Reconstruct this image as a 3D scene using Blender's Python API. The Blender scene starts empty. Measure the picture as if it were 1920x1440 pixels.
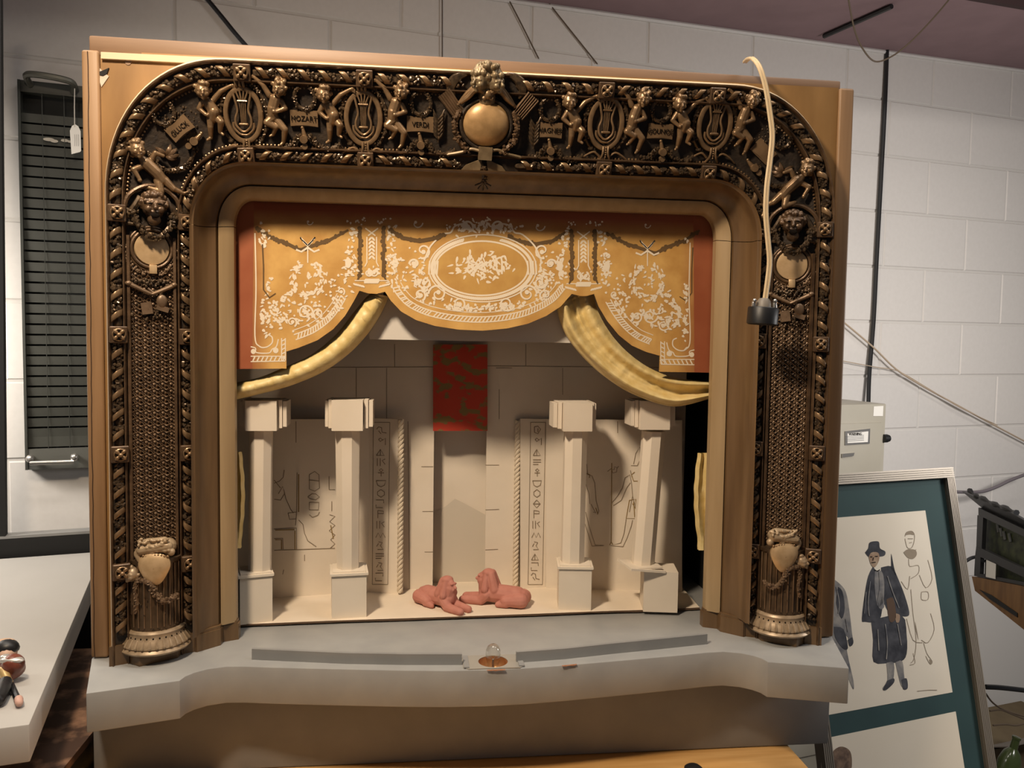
import bpy, bmesh, math, random
from mathutils import Vector as V, Matrix, Euler
S = bpy.context.scene
COL = S.collection
random.seed(7)
PI = math.pi

# ---------------------------------------------------------------- camera
CAM = V((-.107, -1.318, .508)); FPX = 1561.5
YAW, PITCH, ROLL = (math.radians(a) for a in (6.557, -3.46, .839))
fw = V((math.sin(YAW)*math.cos(PITCH), math.cos(YAW)*math.cos(PITCH), math.sin(PITCH)))
rt0 = V((math.cos(YAW), -math.sin(YAW), 0)); up0 = rt0.cross(fw)
rt = rt0*math.cos(ROLL)+up0*math.sin(ROLL); up = up0*math.cos(ROLL)-rt0*math.sin(ROLL)
cd = bpy.data.cameras.new('camera'); cam = bpy.data.objects.new('camera', cd); COL.objects.link(cam)
cd.sensor_width = 36; cd.lens = 36*FPX/1920; cd.clip_start = .02
mw = Matrix((rt, up, -fw)).transposed().to_4x4(); mw.translation = CAM; cam.matrix_world = mw
S.camera = cam
# ---------------------------------------------------------------- light and exposure
S.view_settings.view_transform = 'Standard'; S.view_settings.look = 'None'
S.view_settings.gamma = 1; S.view_settings.use_curve_mapping = False
S.view_settings.exposure = 0.0
wd = bpy.data.worlds.new('world'); S.world = wd; wd.use_nodes = True
wd.node_tree.nodes['Background'].inputs[0].default_value = (.92, .92, 1, 1)
wd.node_tree.nodes['Background'].inputs[1].default_value = .075

def light(name, kind, loc, target, power, col, size, sy=None, spread=None):
    l = bpy.data.lights.new(name, kind); o = bpy.data.objects.new(name, l); COL.objects.link(o)
    o.location = loc; o.rotation_euler = (V(target)-V(loc)).to_track_quat('-Z', 'Y').to_euler()
    l.energy = power; l.color = col
    if kind == 'AREA':
        l.shape = 'RECTANGLE' if sy else 'DISK'; l.size = size
        if sy: l.size_y = sy
        if spread: l.spread = math.radians(spread)
    elif kind == 'SPOT':
        l.shadow_soft_size = size; l.spot_size = math.radians(spread); l.spot_blend = .6
    else: l.shadow_soft_size = size
    return o
light('key_lamp', 'AREA', (-.58, -.80, 1.50), (-.05, .05, .35), 12, (1, .80, .585), .17, None, 118)
light('overhead_tube', 'AREA', (-.2, -.25, 2.3), (-.2, -.25, 0), 15, (1, .93, .85), .8, .2)
light('ceiling_tube', 'AREA', (1.3, -.5, 2.2), (1.1, .8, -.4), 13, (1, .93, .87), 1.2, .25)
light('right_wall_fill', 'AREA', (1.95, .03, .62), (1.55, 1.2, .0), 21, (1, .95, .91), .4, .3)  # unseen fill added to brighten the right wall and the drawings
light('left_wall_fill', 'AREA', (-1.42, .44, .60), (-1.0, 1.0, -.1), 8, (1, .92, .82), .3, .2)  # unseen fill added to brighten the lower left wall
light('left_ceiling_tube', 'AREA', (-1.15, .15, 1.95), (-1.15, .60, -.1), 13, (1, .91, .80), .8, .2)

# ---------------------------------------------------------------- projecting helpers (pixel of the 1920x1440 frame -> point on a real plane)
def ray(px, py): return rt*((px-960)/FPX)-up*((py-720)/FPX)+fw
def onz(px, py, z=0.):
    d = ray(px, py); return CAM+d*((z-CAM.z)/d.z)
def ony(px, py, y=0.):
    d = ray(px, py); return CAM+d*((y-CAM.y)/d.y)
class Plane:
    def __init__(s, o, n): s.o = V(o); s.n = V(n).normalized()
    def p(s, px, py, lift=0.):
        d = ray(px, py); o = s.o+s.n*lift
        return CAM+d*((o-CAM).dot(s.n)/d.dot(s.n))
def lerp(a, b, t): return a+(b-a)*t

# ---------------------------------------------------------------- objects
WM = {}
def setp(o, parent, loc=None):
    m = Matrix.LocRotScale(o.location, o.rotation_euler, o.scale)
    if parent is not None:
        o.parent = parent; o.matrix_parent_inverse = WM[parent.name].inverted()
    WM[o.name] = m
def tag(o, label=None, cat=None, group=None, kind=None):
    if label: o['label'] = label
    if cat: o['category'] = cat
    if group: o['group'] = group
    if kind: o['kind'] = kind
    return o
def thing(name, label, cat, loc=(0, 0, 0), group=None):
    o = bpy.data.objects.new(name, None); COL.objects.link(o); o.location = loc; o.empty_display_size = .05
    setp(o, None); return tag(o, label, cat, group)
class MB:
    def __init__(s): s.v = []; s.f = []
    def add(s, vs, fs):
        b = len(s.v); s.v += [tuple(p) for p in vs]; s.f += [tuple(i+b for i in f) for f in fs]; return s
    def box(s, c, d, m=None):
        x, y, z = (k/2 for k in d)
        P = [V((a, b, e)) for a in (-x, x) for b in (-y, y) for e in (-z, z)]
        if m: P = [m @ p for p in P]
        return s.add([p+V(c) for p in P], [(0, 1, 3, 2), (4, 6, 7, 5), (0, 4, 5, 1), (2, 3, 7, 6), (0, 2, 6, 4), (1, 5, 7, 3)])
    def hexa(s, a, b):          # two quads -> closed block
        return s.add(list(a)+list(b), [(0, 1, 2, 3), (7, 6, 5, 4), (0, 4, 5, 1), (1, 5, 6, 2), (2, 6, 7, 3), (3, 7, 4, 0)])
    def prism(s, poly, off):    # poly of 3d points, extruded by off
        n = len(poly); off = V(off)
        return s.add([V(p) for p in poly]+[V(p)+off for p in poly],
                     [tuple(range(n)), tuple(range(2*n-1, n-1, -1))]+[(i, (i+1) % n+0, (i+1) % n+n, i+n) for i in range(n)])
    def grid(s, rows, closed=False):
        n = len(rows[0]); b = []
        for r in rows: b += list(r)
        m = n if closed else n-1
        return s.add(b, [(i*n+j, i*n+(j+1) % n, (i+1)*n+(j+1) % n, (i+1)*n+j) for i in range(len(rows)-1) for j in range(m)])
    def tube(s, pts, r, n=8, closed=False, flat=1.):
        pts = [V(p) for p in pts]; rows = []; prev = None
        N = len(pts)
        for i, p in enumerate(pts):
            if closed: t = pts[(i+1) % N]-pts[i-1]
            else: t = pts[min(i+1, N-1)]-pts[max(i-1, 0)]
            t.normalize()
            a = prev if prev is not None else V((0, -1, 0))
            a = a-t*a.dot(t)
            if a.length < 1e-5: a = t.orthogonal()
            a.normalize(); prev = a; b = t.cross(a)
            rr = r[i] if isinstance(r, (list, tuple)) else r
            rows.append([p+a*(math.cos(2*PI*k/n)*rr*flat)+b*(math.sin(2*PI*k/n)*rr) for k in range(n)])
        if closed: rows.append(rows[0])
        s.grid(rows, True)
        if not closed:
            for rw, rev in ((rows[0], 0), (rows[-1], 1)):
                s.add(rw, [tuple(range(n)) if rev else tuple(range(n-1, -1, -1))])
        return s
    def ell(s, c, r, n=8, m=6, rot=None):
        if not isinstance(r, (tuple, list)): r = (r, r, r)
        P = [V((0, 0, r[2]))]
        for i in range(1, m):
            a = PI*i/m
            P += [V((r[0]*math.sin(a)*math.cos(2*PI*j/n), r[1]*math.sin(a)*math.sin(2*PI*j/n), r[2]*math.cos(a))) for j in range(n)]
        P.append(V((0, 0, -r[2])))
        F = [(0, 1+j, 1+(j+1) % n) for j in range(n)]
        for i in range(m-2):
            F += [(1+i*n+j, 1+(i+1)*n+j, 1+(i+1)*n+(j+1) % n, 1+i*n+(j+1) % n) for j in range(n)]
        e = 1+(m-2)*n
        F += [(e+j, len(P)-1, e+(j+1) % n) for j in range(n)]
        if rot: P = [rot @ p for p in P]
        return s.add([p+V(c) for p in P], F)
    def cap(s, a, b, ra, rb, n=10):
        a = V(a); b = V(b); t = b-a
        if t.length < 1e-7: return s.ell(a, ra, n, 8)
        t.normalize(); x = t.orthogonal().normalized(); y = t.cross(x); rows = []
        for c, r, k0 in ((a, ra, -1), (b, rb, 0)):
            for k in range(5):
                an = (k0*90+k*22.5 if k0 else k*22.5); an = math.radians(min(89, max(-89, an)))
                rows.append([c+t*(r*math.sin(an))+(x*math.cos(2*PI*j/n)+y*math.sin(2*PI*j/n))*(r*math.cos(an)) for j in range(n)])
        s.grid(rows, True); s.add(rows[0], [tuple(range(n-1, -1, -1))]); s.add(rows[-1], [tuple(range(n))]); return s
    def lathe(s, prof, c, n=24, mod=None, axis='z', a0=0., a1=2*PI, closed=True):
        rows = []
        for r, z in prof:
            row = []
            for j in range(n if closed else n+1):
                a = a0+(a1-a0)*j/n; rr = r*(mod(a, z) if mod else 1)
                row.append(V(c)+(V((rr*math.cos(a), rr*math.sin(a), z)) if axis == 'z' else V((rr*math.cos(a), z, rr*math.sin(a)))))
            rows.append(row)
        return s.grid(rows, closed)
    def disc(s, c, ex, ez, n=20, off=(0, 0, 0)):
        return s.prism([V(c)+V(ex)*math.cos(2*PI*i/n)+V(ez)*math.sin(2*PI*i/n) for i in range(n)], off)
    def mesh(s, name, smooth=True, fix=True):
        me = bpy.data.meshes.new(name); me.from_pydata(s.v, [], s.f)
        if fix:
            bm = bmesh.new(); bm.from_mesh(me); bmesh.ops.remove_doubles(bm, verts=bm.verts, dist=1e-6)
            bmesh.ops.recalc_face_normals(bm, faces=bm.faces); bm.to_mesh(me); bm.free()
        if smooth:
            me.polygons.foreach_set('use_smooth', [True]*len(me.polygons))
            try: me.set_sharp_from_angle(angle=math.radians(38))
            except Exception: pass
        return me
def obj(name, mb, m, parent=None, loc=None, smooth=True, kind=None, label=None, fix=True):
    """mesh coordinates are world coordinates; loc becomes the origin"""
    if isinstance(mb, MB):
        if loc is not None: l = V(loc); mb.v = [tuple(V(p)-l) for p in mb.v]
        me = mb.mesh(name, smooth, fix)
    else: me = mb
    if m and not me.materials: me.materials.append(m)
    o = bpy.data.objects.new(name, me); COL.objects.link(o)
    if loc is not None: o.location = loc
    setp(o, parent)
    if kind: o['kind'] = kind
    if label: o['label'] = label
    return o
def place(name, me, loc, parent, rot=(0, 0, 0), sc=(1, 1, 1), m=None, label=None, kind=None):
    o = bpy.data.objects.new(name, me); COL.objects.link(o); o.location = loc; o.rotation_euler = rot; o.scale = sc
    if m and not me.materials: me.materials.append(m)
    setp(o, parent)
    if label: o['label'] = label
    if kind: o['kind'] = kind
    return o
def bevelled(mb, w, seg=2):
    me = mb.mesh('t', False); bm = bmesh.new(); bm.from_mesh(me)
    es = [e for e in bm.edges if len(e.link_faces) == 2 and e.calc_face_angle(0) > .5]
    bmesh.ops.bevel(bm, geom=es, offset=w, segments=seg, affect='EDGES', profile=.5)
    r = MB(); r.v = [tuple(v.co) for v in bm.verts]; bm.verts.index_update(); r.f = [tuple(v.index for v in f.verts) for f in bm.faces]
    bm.free(); bpy.data.meshes.remove(me); return r
def sculpt(mb, voxel, smooth=4, name='sculpt'):
    """one continuous surface from overlapping closed shapes"""
    me = mb.mesh('tmp', False); o = bpy.data.objects.new('tmp', me); COL.objects.link(o)
    a = o.modifiers.new('r', 'REMESH'); a.mode = 'VOXEL'; a.voxel_size = voxel
    if smooth:
        b = o.modifiers.new('s', 'SMOOTH'); b.iterations = smooth; b.factor = .5
    bpy.context.view_layer.update()
    r = bpy.data.meshes.new_from_object(o.evaluated_get(bpy.context.evaluated_depsgraph_get()))
    bpy.data.objects.remove(o); bpy.data.meshes.remove(me)
    r.name = name; r.materials.clear()
    r.polygons.foreach_set('use_smooth', [True]*len(r.polygons))
    return r
def text_mesh(s, size, ext=.0003):
    cu = bpy.data.curves.new('t', 'FONT'); cu.body = s; cu.size = size; cu.align_x = 'CENTER'; cu.align_y = 'CENTER'; cu.extrude = ext; cu.resolution_u = 3
    o = bpy.data.objects.new('t', cu); COL.objects.link(o); bpy.context.view_layer.update()
    me = bpy.data.meshes.new_from_object(o.evaluated_get(bpy.context.evaluated_depsgraph_get()))
    bpy.data.objects.remove(o); me.materials.clear(); me.name = 'lettering'; return me

# ---------------------------------------------------------------- materials
MATS = {}
def mat(name, col, rough=.5, metal=0., col2=None, nscale=20., stretch=(1, 1, 1), bump=0., bscale=None, spec=None, contrast=(.35, .65), coat=0., trans=0., alpha=None):
    if name in MATS: return MATS[name]
    m = bpy.data.materials.new(name); m.use_nodes = True; nt = m.node_tree; b = nt.nodes['Principled BSDF']
    b.inputs['Base Color'].default_value = (*col, 1); b.inputs['Roughness'].default_value = rough; b.inputs['Metallic'].default_value = metal
    if spec is not None: b.inputs['Specular IOR Level'].default_value = spec
    if coat: b.inputs['Coat Weight'].default_value = coat; b.inputs['Coat Roughness'].default_value = .25
    if trans: b.inputs['Transmission Weight'].default_value = trans; b.inputs['IOR'].default_value = 1.45
    if col2 or bump:
        tc = nt.nodes.new('ShaderNodeTexCoord'); mp = nt.nodes.new('ShaderNodeMapping'); mp.inputs['Scale'].default_value = stretch
        nt.links.new(tc.outputs['Object'], mp.inputs[0])
        if col2:
            n = nt.nodes.new('ShaderNodeTexNoise'); n.inputs['Scale'].default_value = nscale; n.inputs['Detail'].default_value = 5
            nt.links.new(mp.outputs[0], n.inputs['Vector'])
            r = nt.nodes.new('ShaderNodeValToRGB'); r.color_ramp.elements[0].position = contrast[0]; r.color_ramp.elements[1].position = contrast[1]
            r.color_ramp.elements[0].color = (*col, 1); r.color_ramp.elements[1].color = (*col2, 1)
            nt.links.new(n.outputs['Fac'], r.inputs[0]); nt.links.new(r.outputs[0], b.inputs['Base Color'])
        if bump:
            n2 = nt.nodes.new('ShaderNodeTexNoise'); n2.inputs['Scale'].default_value = bscale or nscale; n2.inputs['Detail'].default_value = 4
            nt.links.new(mp.outputs[0], n2.inputs['Vector'])
            bp = nt.nodes.new('ShaderNodeBump'); bp.inputs['Strength'].default_value = bump; bp.inputs['Distance'].default_value = .002
            nt.links.new(n2.outputs['Fac'], bp.inputs['Height']); nt.links.new(bp.outputs[0], b.inputs['Normal'])
    MATS[name] = m; return m
def s2l(r, g, b): return tuple(((c/255+.055)/1.055)**2.4 if c > 10 else c/255/12.92 for c in (r, g, b))
DARK = mat('dark bronze ground', (.020, .014, .010), .55, .25, (.045, .030, .018), 90, bump=.5, bscale=160)
MID = mat('bronze moulding', (.085, .05, .027), .38, .35, (.15, .09, .048), 60, bump=.25, bscale=200)
LIT = mat('rubbed bronze', (.20, .125, .065), .34, .45, (.30, .19, .10), 70, bump=.15, bscale=220)
LEAF = mat('blackened bronze leaves', (.045, .031, .02), .28, .45, (.14, .092, .052), 150)
LATT = mat('brown bronze lattice', (.15, .095, .055), .4, .35, (.23, .15, .09), 60)
GOLDM = mat('old gold', (.36, .22, .095), .38, .3, (.50, .31, .14), 60, bump=.12, bscale=90)
PALEGOLD = mat('pale gilt', (.50, .34, .18), .35, .25, (.62, .44, .25), 70)
PLAQ = mat('brass plaque', (.17, .105, .052), .5, .3, (.23, .145, .075), 60)
INK = mat('dark ink and mouth shade', (.010, .007, .005), .9, spec=.1)  # lettering and drawn ink; also the painted dark of the mask's mouth
WOODB = mat('bronzed wood', (.23, .122, .040), .42, .1, (.36, .20, .072), 14, (1, 1, .25), bump=.06, bscale=60)
WOODS = mat('copper brown strip wood', (.25, .142, .066), .5, .0, (.33, .195, .096), 10, (6, 6, .4), bump=.08, bscale=30)
WOODL = mat('copper brown lid wood', (.21, .125, .072), .5, .0, (.26, .16, .095), 10, (.4, 6, 6), bump=.06, bscale=30)
COVE = mat('dark stained cove wood', (.115, .066, .03), .34, .05, (.175, .105, .05), 16, (3, 3, .3), bump=.08, bscale=60)
FILLET = mat('tan gilded fillet', (.36, .25, .13), .42, .1, (.42, .30, .165), 14, (4, 4, .3))
CREAM = mat('bare cream wood edge', (.70, .55, .36), .6, 0, (.72, .55, .35), 30)  # bare wood on the arch edge; painted light on the board's top strip
GREY = mat('grey eggshell paint', (.285, .287, .282), .42, 0, (.32, .32, .31), 18, bump=.05, bscale=40)
GREYD = mat('darker grey paint', (.235, .237, .235), .5, 0, (.265, .265, .26), 18)  # own tone of the small fittings; painted shade on the base box
CARD = mat('cream white card', (.72, .635, .52), .8, 0, (.77, .685, .57), 12)
CARDF = mat('cream stage card', (.74, .64, .51), .8, 0, (.79, .69, .56), 14)
CARDE = mat('raw brown card edge', (.10, .06, .035), .9)
PENCIL = mat('brown pencil line', (.25, .19, .125), .9)
OCHRE = mat('ochre paint line', (.30, .20, .075), .9)
BLACKM = mat('matte black paint', (.008, .008, .008), .8)
STONE = mat('pale grey pyramid tint', (.61, .545, .45), .85)
PINK = mat('pink clay', (.47, .185, .14), .75, 0, (.52, .22, .17), 60, bump=.15, bscale=120)
WHITEP = mat('white painted block', (.64, .61, .575), .55, 0, (.66, .63, .595), 70, bump=.16, bscale=55)
MORTAR = mat('painted mortar joint', (.58, .555, .52), .7)
PURPLE = mat('dull purple ceiling paint', (.24, .155, .165), .8, 0, (.27, .175, .185), 10)
BLKPL = mat('black plastic', (.008, .008, .009), .45)
CORDM = mat('cream lamp cord', (.70, .54, .33), .45)
BEIGE = mat('beige enamelled steel', (.36, .33, .265), .45, 0, (.38, .35, .285), 8)
CHROME = mat('brushed chrome', (.55, .53, .5), .28, .9)
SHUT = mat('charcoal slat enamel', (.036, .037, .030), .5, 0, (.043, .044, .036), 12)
SHUTB = mat('case back in painted shade', (.012, .012, .010), .8)  # shade behind the slats put into the back's colour
PAPER = mat('white paper', (.75, .72, .66), .8)
TABLEG = mat('pale grey laminate', (.44, .425, .40), .5, 0, (.46, .445, .42), 8)
MAPLE = mat('yellow maple top', (.56, .30, .095), .38, 0, (.68, .40, .15), 7, (1, 8, 1))
SILVER = mat('ribbed silver frame', (.27, .235, .19), .4, .45)
GREENM = mat('dark green mat board', (.012, .042, .043), .8, 0, (.016, .052, .052), 10)
ARTP = mat('drawing paper', (.74, .66, .53), .85, 0, (.78, .70, .57), 6)

# ================================================================= setting
TH, WD = -.248, 1.181
wn = V((math.sin(TH), math.cos(TH), 0)); we = V((wn.y, -wn.x, 0)); WO = wn*WD
def wpt(a, z, out=0.): return WO+we*a+V((0, 0, z))-wn*out     # out: towards the room
wallp = Plane(WO, wn)
Z0, CH, CL = .979, .2032, .4064
FLOORZ = -1.1; SOFZ = 1.555
w = MB().hexa([wpt(-2.4, FLOORZ, -.1), wpt(3.6, FLOORZ, -.1), wpt(3.6, 2.5, -.1), wpt(-2.4, 2.5, -.1)], [wpt(-2.4, FLOORZ), wpt(3.6, FLOORZ), wpt(3.6, 2.5), wpt(-2.4, 2.5)])
SO = lambda a: 1.507+.0265*a
wall = obj('wall_back', w, MORTAR, smooth=False); tag(wall, 'white painted concrete block wall behind the model theatre', kind='structure')
# running bond: one bevelled block mesh shared by all blocks
bb = MB()
g, t, bv = .0035, .0035, .003
a1, z1 = CL/2-g, CH/2-g
ring0 = [(-a1, -z1), (a1, -z1), (a1, z1), (-a1, z1)]; ring1 = [(x*(1-bv/a1), z*(1-bv/z1)) for x, z in ring0]
bb.add([we*x+V((0, 0, z)) for x, z in ring0]+[we*x+V((0, 0, z))-wn*t for x, z in ring1], [(4, 5, 6, 7)]+[(i, (i+1) % 4, (i+1) % 4+4, i+4) for i in range(4)])
bme = bb.mesh('block', False); bme.materials.append(WHITEP)
J0 = (wallp.p(1721, 760)-WO).dot(we)       # a head joint of the row between courses 3 and 4
for row in range(-3, 7):
    zc = Z0-(row+.5)*CH
    off = J0 + (0 if row % 2 else CL/2)
    k0 = math.ceil((-1.75-off)/CL); a = off+k0*CL+CL/2
    while a < 3.3:
        if zc < SO(a)+.05: place('block', bme, wpt(a, zc), wall)
        a += CL
fl = MB().box((.4, .2, FLOORZ-.05), (6.5, 6, .1)); obj('floor', fl, mat('dark concrete floor', (.10, .09, .08), .7), smooth=False)['kind'] = 'structure'
ce = MB().box((.6, 0, 2.55), (6.5, 5, .1)); obj('ceiling', ce, mat('dark ceiling', (.06, .045, .045), .9), smooth=False)['kind'] = 'structure'
# purple soffit that runs along the top of the wall
sf = MB().hexa([wpt(-2.4, SO(-2.4), .0), wpt(3.6, SO(3.6), .0), wpt(3.6, SO(3.6), .46), wpt(-2.4, SO(-2.4), .46)], [wpt(-2.4, SOFZ+.3, .0), wpt(3.6, SOFZ+.3, .0), wpt(3.6, SOFZ+.3, .46), wpt(-2.4, SOFZ+.3, .46)])
tag(obj('trim_1', sf, PURPLE, smooth=False), 'dull purple soffit along the top of the block wall', kind='structure')
fa = MB().hexa([wpt(-2.4, SO(-2.4)-.002, .462), wpt(3.6, SO(3.6)-.002, .462), wpt(3.6, SO(3.6)-.002, .482), wpt(-2.4, SO(-2.4)-.002, .482)], [wpt(-2.4, SO(-2.4)+.3, .462), wpt(3.6, SO(3.6)+.3, .462), wpt(3.6, SO(3.6)+.3, .482), wpt(-2.4, SO(-2.4)+.3, .482)])
tag(obj('trim_3', fa, mat('dark maroon shade strip', (.045, .022, .022), .8), smooth=False), 'dark maroon shade strip added along the front of the purple soffit to darken it', kind='structure')  # added strip; its dark colour stands in for shade on the soffit front
cv = MB().tube([wpt(-2.3, SO(-2.3)-.006, .006), wpt(3.5, SO(3.5)-.006, .006)], .008, 6)
tag(obj('trim_2', cv, WHITEP), 'thin painted caulk bead between wall and soffit', kind='structure')

# ================================================================= theatre model
TB = -.187
T = thing('theatre_model', 'bronzed wooden model opera stage with a carved proscenium on a grey apron', 'model theatre', (0, .1, TB))
# arch geometry: w = 0 outer curve ... 1 inner curve of the carved band
OUT = (.558, .902, .387, .70); INN = (.447, .760, .360, .665); OPN = (.398, .715, .370, .672)
def curve4(A, B, w): return tuple(lerp(a, b, w) for a, b in zip(A, B))
def arch(c, n=20, z0=0.):
    X, H, cx, cz = c; P = [(-X, z0), (-X, lerp(z0, cz, .33)), (-X, lerp(z0, cz, .67))]
    e = 2/2.12
    arc = [(cx+(X-cx)*math.cos(a)**e, cz+(H-cz)*math.sin(a)**e) for a in [PI/2*i/n for i in range(n+1)]]
    P += [(-x, z) for x, z in arc] + [(cx*k, H) for k in (-.6, -.2, .2, .6)] + arc[::-1] + [(X, lerp(z0, cz, .67)), (X, lerp(z0, cz, .33)), (X, z0)]
    return P
def wfield(x, z):
    x = abs(x); lo, hi = -.6, 1.8
    for _ in range(22):
        m = (lo+hi)/2; X, H, cx, cz = curve4(OUT, INN, m)
        if z <= cz: inside = x < X
        elif x <= cx: inside = z < H
        else: inside = (abs((x-cx)/(X-cx))**2.12+abs((z-cz)/(H-cz))**2.12) < 1
        if inside: lo = m
        else: hi = m
    return lo
YO, YI = -.026, .025
def ysurf(x, z): return YO+(YI-YO)*max(-.3, min(1.2, wfield(x, z)))
def band(px, py, h=0.):
    y = 0
    for _ in range(5):
        p = ony(px, py, y); y = ysurf(p.x, p.z)-h
    return ony(px, py, y)
K = .00088          # metres per photograph pixel at the face
class Path:
    def __init__(s, c):
        s.P = [V((x, z)) for x, z in arch(c, 40)]
        s.L = [0]
        for a, b in zip(s.P, s.P[1:]): s.L.append(s.L[-1]+(b-a).length)
        s.len = s.L[-1]
    def at(s, d):
        d = max(0, min(s.len-1e-6, d)); import bisect
        i = bisect.bisect_right(s.L, d)-1; a, b = s.P[i], s.P[i+1]; t = (d-s.L[i])/(s.L[i+1]-s.L[i])
        tg = (b-a).normalized(); return a.lerp(b, t), tg, V((tg.y, -tg.x))       # point, tangent, inward normal
    def near(s, x, z):
        best = min(range(400), key=lambda i: (s.at(s.len*i/399)[0]-V((x, z))).length); return s.len*best/399
def sweep(prof, A=OUT, B=INN, y=lambda w: YO+(YI-YO)*w, z0=0., rng=None):
    rows = []
    for w_, h in prof:
        pts = arch(curve4(A, B, w_), 20, z0)
        if rng: pts = pts[rng[0]:rng[1]]
        rows.append([V((x, y(w_)-h, z)) for x, z in pts])
    return MB().grid(rows)
# --- apron shelf, base, cabinet
half = [(-.60, .0), (-.56, -.129), (-.444, -.095), (-.440, -.080), (-.431, -.068), (-.415, -.056), (-.389, -.048), (-.36, -.050), (-.32, -.057), (-.249, -.067), (-.19, -.075), (-.129, -.083), (-.06, -.090), (0, -.092)]
pl = half+[(-x, y) for x, y in half[-2::-1]]+[(.6, .44), (-.6, .44)]
BC = (.014, -.0635)
sh = bevelled(MB().prism([(x, y, -.057) for x, y in pl], (0, 0, .057)), .0015, 2)
me = sh.mesh('apron_shelf', True)
cut = bpy.data.objects.new('cut', MB().lathe([(0.0001, -.022), (.0225, -.022), (.0225, .02), (.0001, .02)], (*BC, 0), 32).mesh('cut', False)); COL.objects.link(cut)
so = bpy.data.objects.new('t', me); COL.objects.link(so); bm_ = so.modifiers.new('b', 'BOOLEAN'); bm_.object = cut; bm_.operation = 'DIFFERENCE'; bm_.solver = 'EXACT'
bpy.context.view_layer.update()
me2 = bpy.data.meshes.new_from_object(so.evaluated_get(bpy.context.evaluated_depsgraph_get()))
bpy.data.objects.remove(so); bpy.data.objects.remove(cut)
me2.polygons.foreach_set('use_smooth', [True]*len(me2.polygons)); me2.set_sharp_from_angle(angle=math.radians(30)); me2.materials.clear()
obj('apron_shelf', me2, GREY, T)
obj('base_box', bevelled(MB().box((0, .22, (TB-.057)/2), (1.2, .44, -.057-TB-.0005)), .002), GREYD, T)  # same grey paint as the shelf, its shade put into a darker tone
# footlight strips
def fstrip(pts):
    m = MB(); a = [V(p) for p in pts]
    fr = [V((p.x, p.y, 0)) for p in a]; rows = [fr, [p+V((0, 0, .017)) for p in fr], [p+V((0, .006, .017)) for p in fr], [p+V((0, .006, 0)) for p in fr]]
    m.grid([list(r) for r in zip(*rows)]); m.add([r[0] for r in rows], [(0, 1, 2, 3)]); m.add([r[-1] for r in rows], [(3, 2, 1, 0)])
    return m
obj('footlight_strip', fstrip([onz(x, y) for x, y in ((472, 1237), (560, 1241), (650, 1245), (760, 1247), (866, 1247))]), GREYD, T, smooth=False)
obj('footlight_strip', fstrip([onz(x, y) for x, y in ((968, 1243), (1060, 1236), (1150, 1226), (1240, 1217), (1326, 1208))]), GREYD, T, smooth=False)
# prompter plate, cup and bulb
cx, cy = BC
pm = MB(); outer = []; N = 32
for i in range(N):
    a = 2*PI*i/N; c, s_ = math.cos(a), math.sin(a); k = 1/max(abs(c)/.047, abs(s_)/.0262); outer.append(V((cx+c*k, cy+s_*k, 0)))
inner = [V((cx+.0228*math.cos(2*PI*i/N), cy+.0228*math.sin(2*PI*i/N), 0)) for i in range(N)]
pm.grid([[p for p in outer]+[outer[0]], [p+V((0, 0, .0016)) for p in outer]+[outer[0]+V((0, 0, .0016))], [p+V((0, 0, .0016)) for p in inner]+[inner[0]+V((0, 0, .0016))], inner+[inner[0]]])
pp = obj('prompter_plate', pm, mat('pale perspex plate', (.30, .285, .255), .25), T, smooth=False)
for sx in (-1, 1):
    obj('bracket', MB().box((cx+sx*.042, cy, .0024), (.008, .046, .0016)), GREYD, pp, smooth=False)
cup = MB().lathe([(.0226, .0012), (.0222, -.004), (.0195, -.014), (.012, -.020), (.0001, -.0205)], (cx, cy, 0), 32)
obj('copper_cup', cup, mat('copper cup', (.50, .24, .10), .3, .6, (.62, .33, .15), 80), T)
bl = MB().lathe([(.0065, -.018), (.0075, -.008), (.0105, .004), (.0118, .013), (.0112, .020), (.0085, .0255), (.0045, .0285), (.0001, .0292)], (cx, cy, 0), 24)
bg_ = bpy.data.materials.new('clear bulb glass'); bg_.use_nodes = True; nt = bg_.node_tree; nt.nodes.remove(nt.nodes['Principled BSDF'])
t1_ = nt.nodes.new('ShaderNodeBsdfTransparent'); g1_ = nt.nodes.new('ShaderNodeBsdfGlossy'); g1_.inputs['Roughness'].default_value = .04; x1_ = nt.nodes.new('ShaderNodeMixShader'); l1_ = nt.nodes.new('ShaderNodeLayerWeight'); l1_.inputs['Blend'].default_value = .25
t1_.inputs[0].default_value = (.95, .95, .93, 1)
nt.links.new(l1_.outputs['Facing'], x1_.inputs[0]); nt.links.new(t1_.outputs[0], x1_.inputs[1]); nt.links.new(g1_.outputs[0], x1_.inputs[2]); nt.links.new(x1_.outputs[0], nt.nodes['Material Output'].inputs[0])
bulb = obj('footlight_bulb', bl, bg_, T)
obj('filament_stem', MB().cap((cx, cy, -.018), (cx, cy, .004), .003, .0015).tube([(cx-.004, cy, .01), (cx, cy, .003), (cx+.004, cy, .01)], .0005, 6), CHROME, bulb)
# paint chips on the apron edge
ch = MB()
for x0, x1, y0 in ((.002, .030, -.0935), (.118, .142, -.0862)):
    n = 9; pts = [V((lerp(x0, x1, i/n), lerp(y0, y0+(.004 if x0 > .05 else 0), i/n)-.0004, .0004)) for i in range(n+1)]
    low = [p+V((0, -.0006, -.0004-.002*random.random()*math.sin(PI*i/n))) for i, p in enumerate(pts)]
    bk = [p+V((0, .001+.001*random.random(), .0003)) for i, p in enumerate(pts)]
    ch.grid([low, pts, bk])
obj('paint_chip', ch, mat('bared copper brown wood', (.30, .12, .05), .6), T, smooth=False, kind='stuff')
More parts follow.
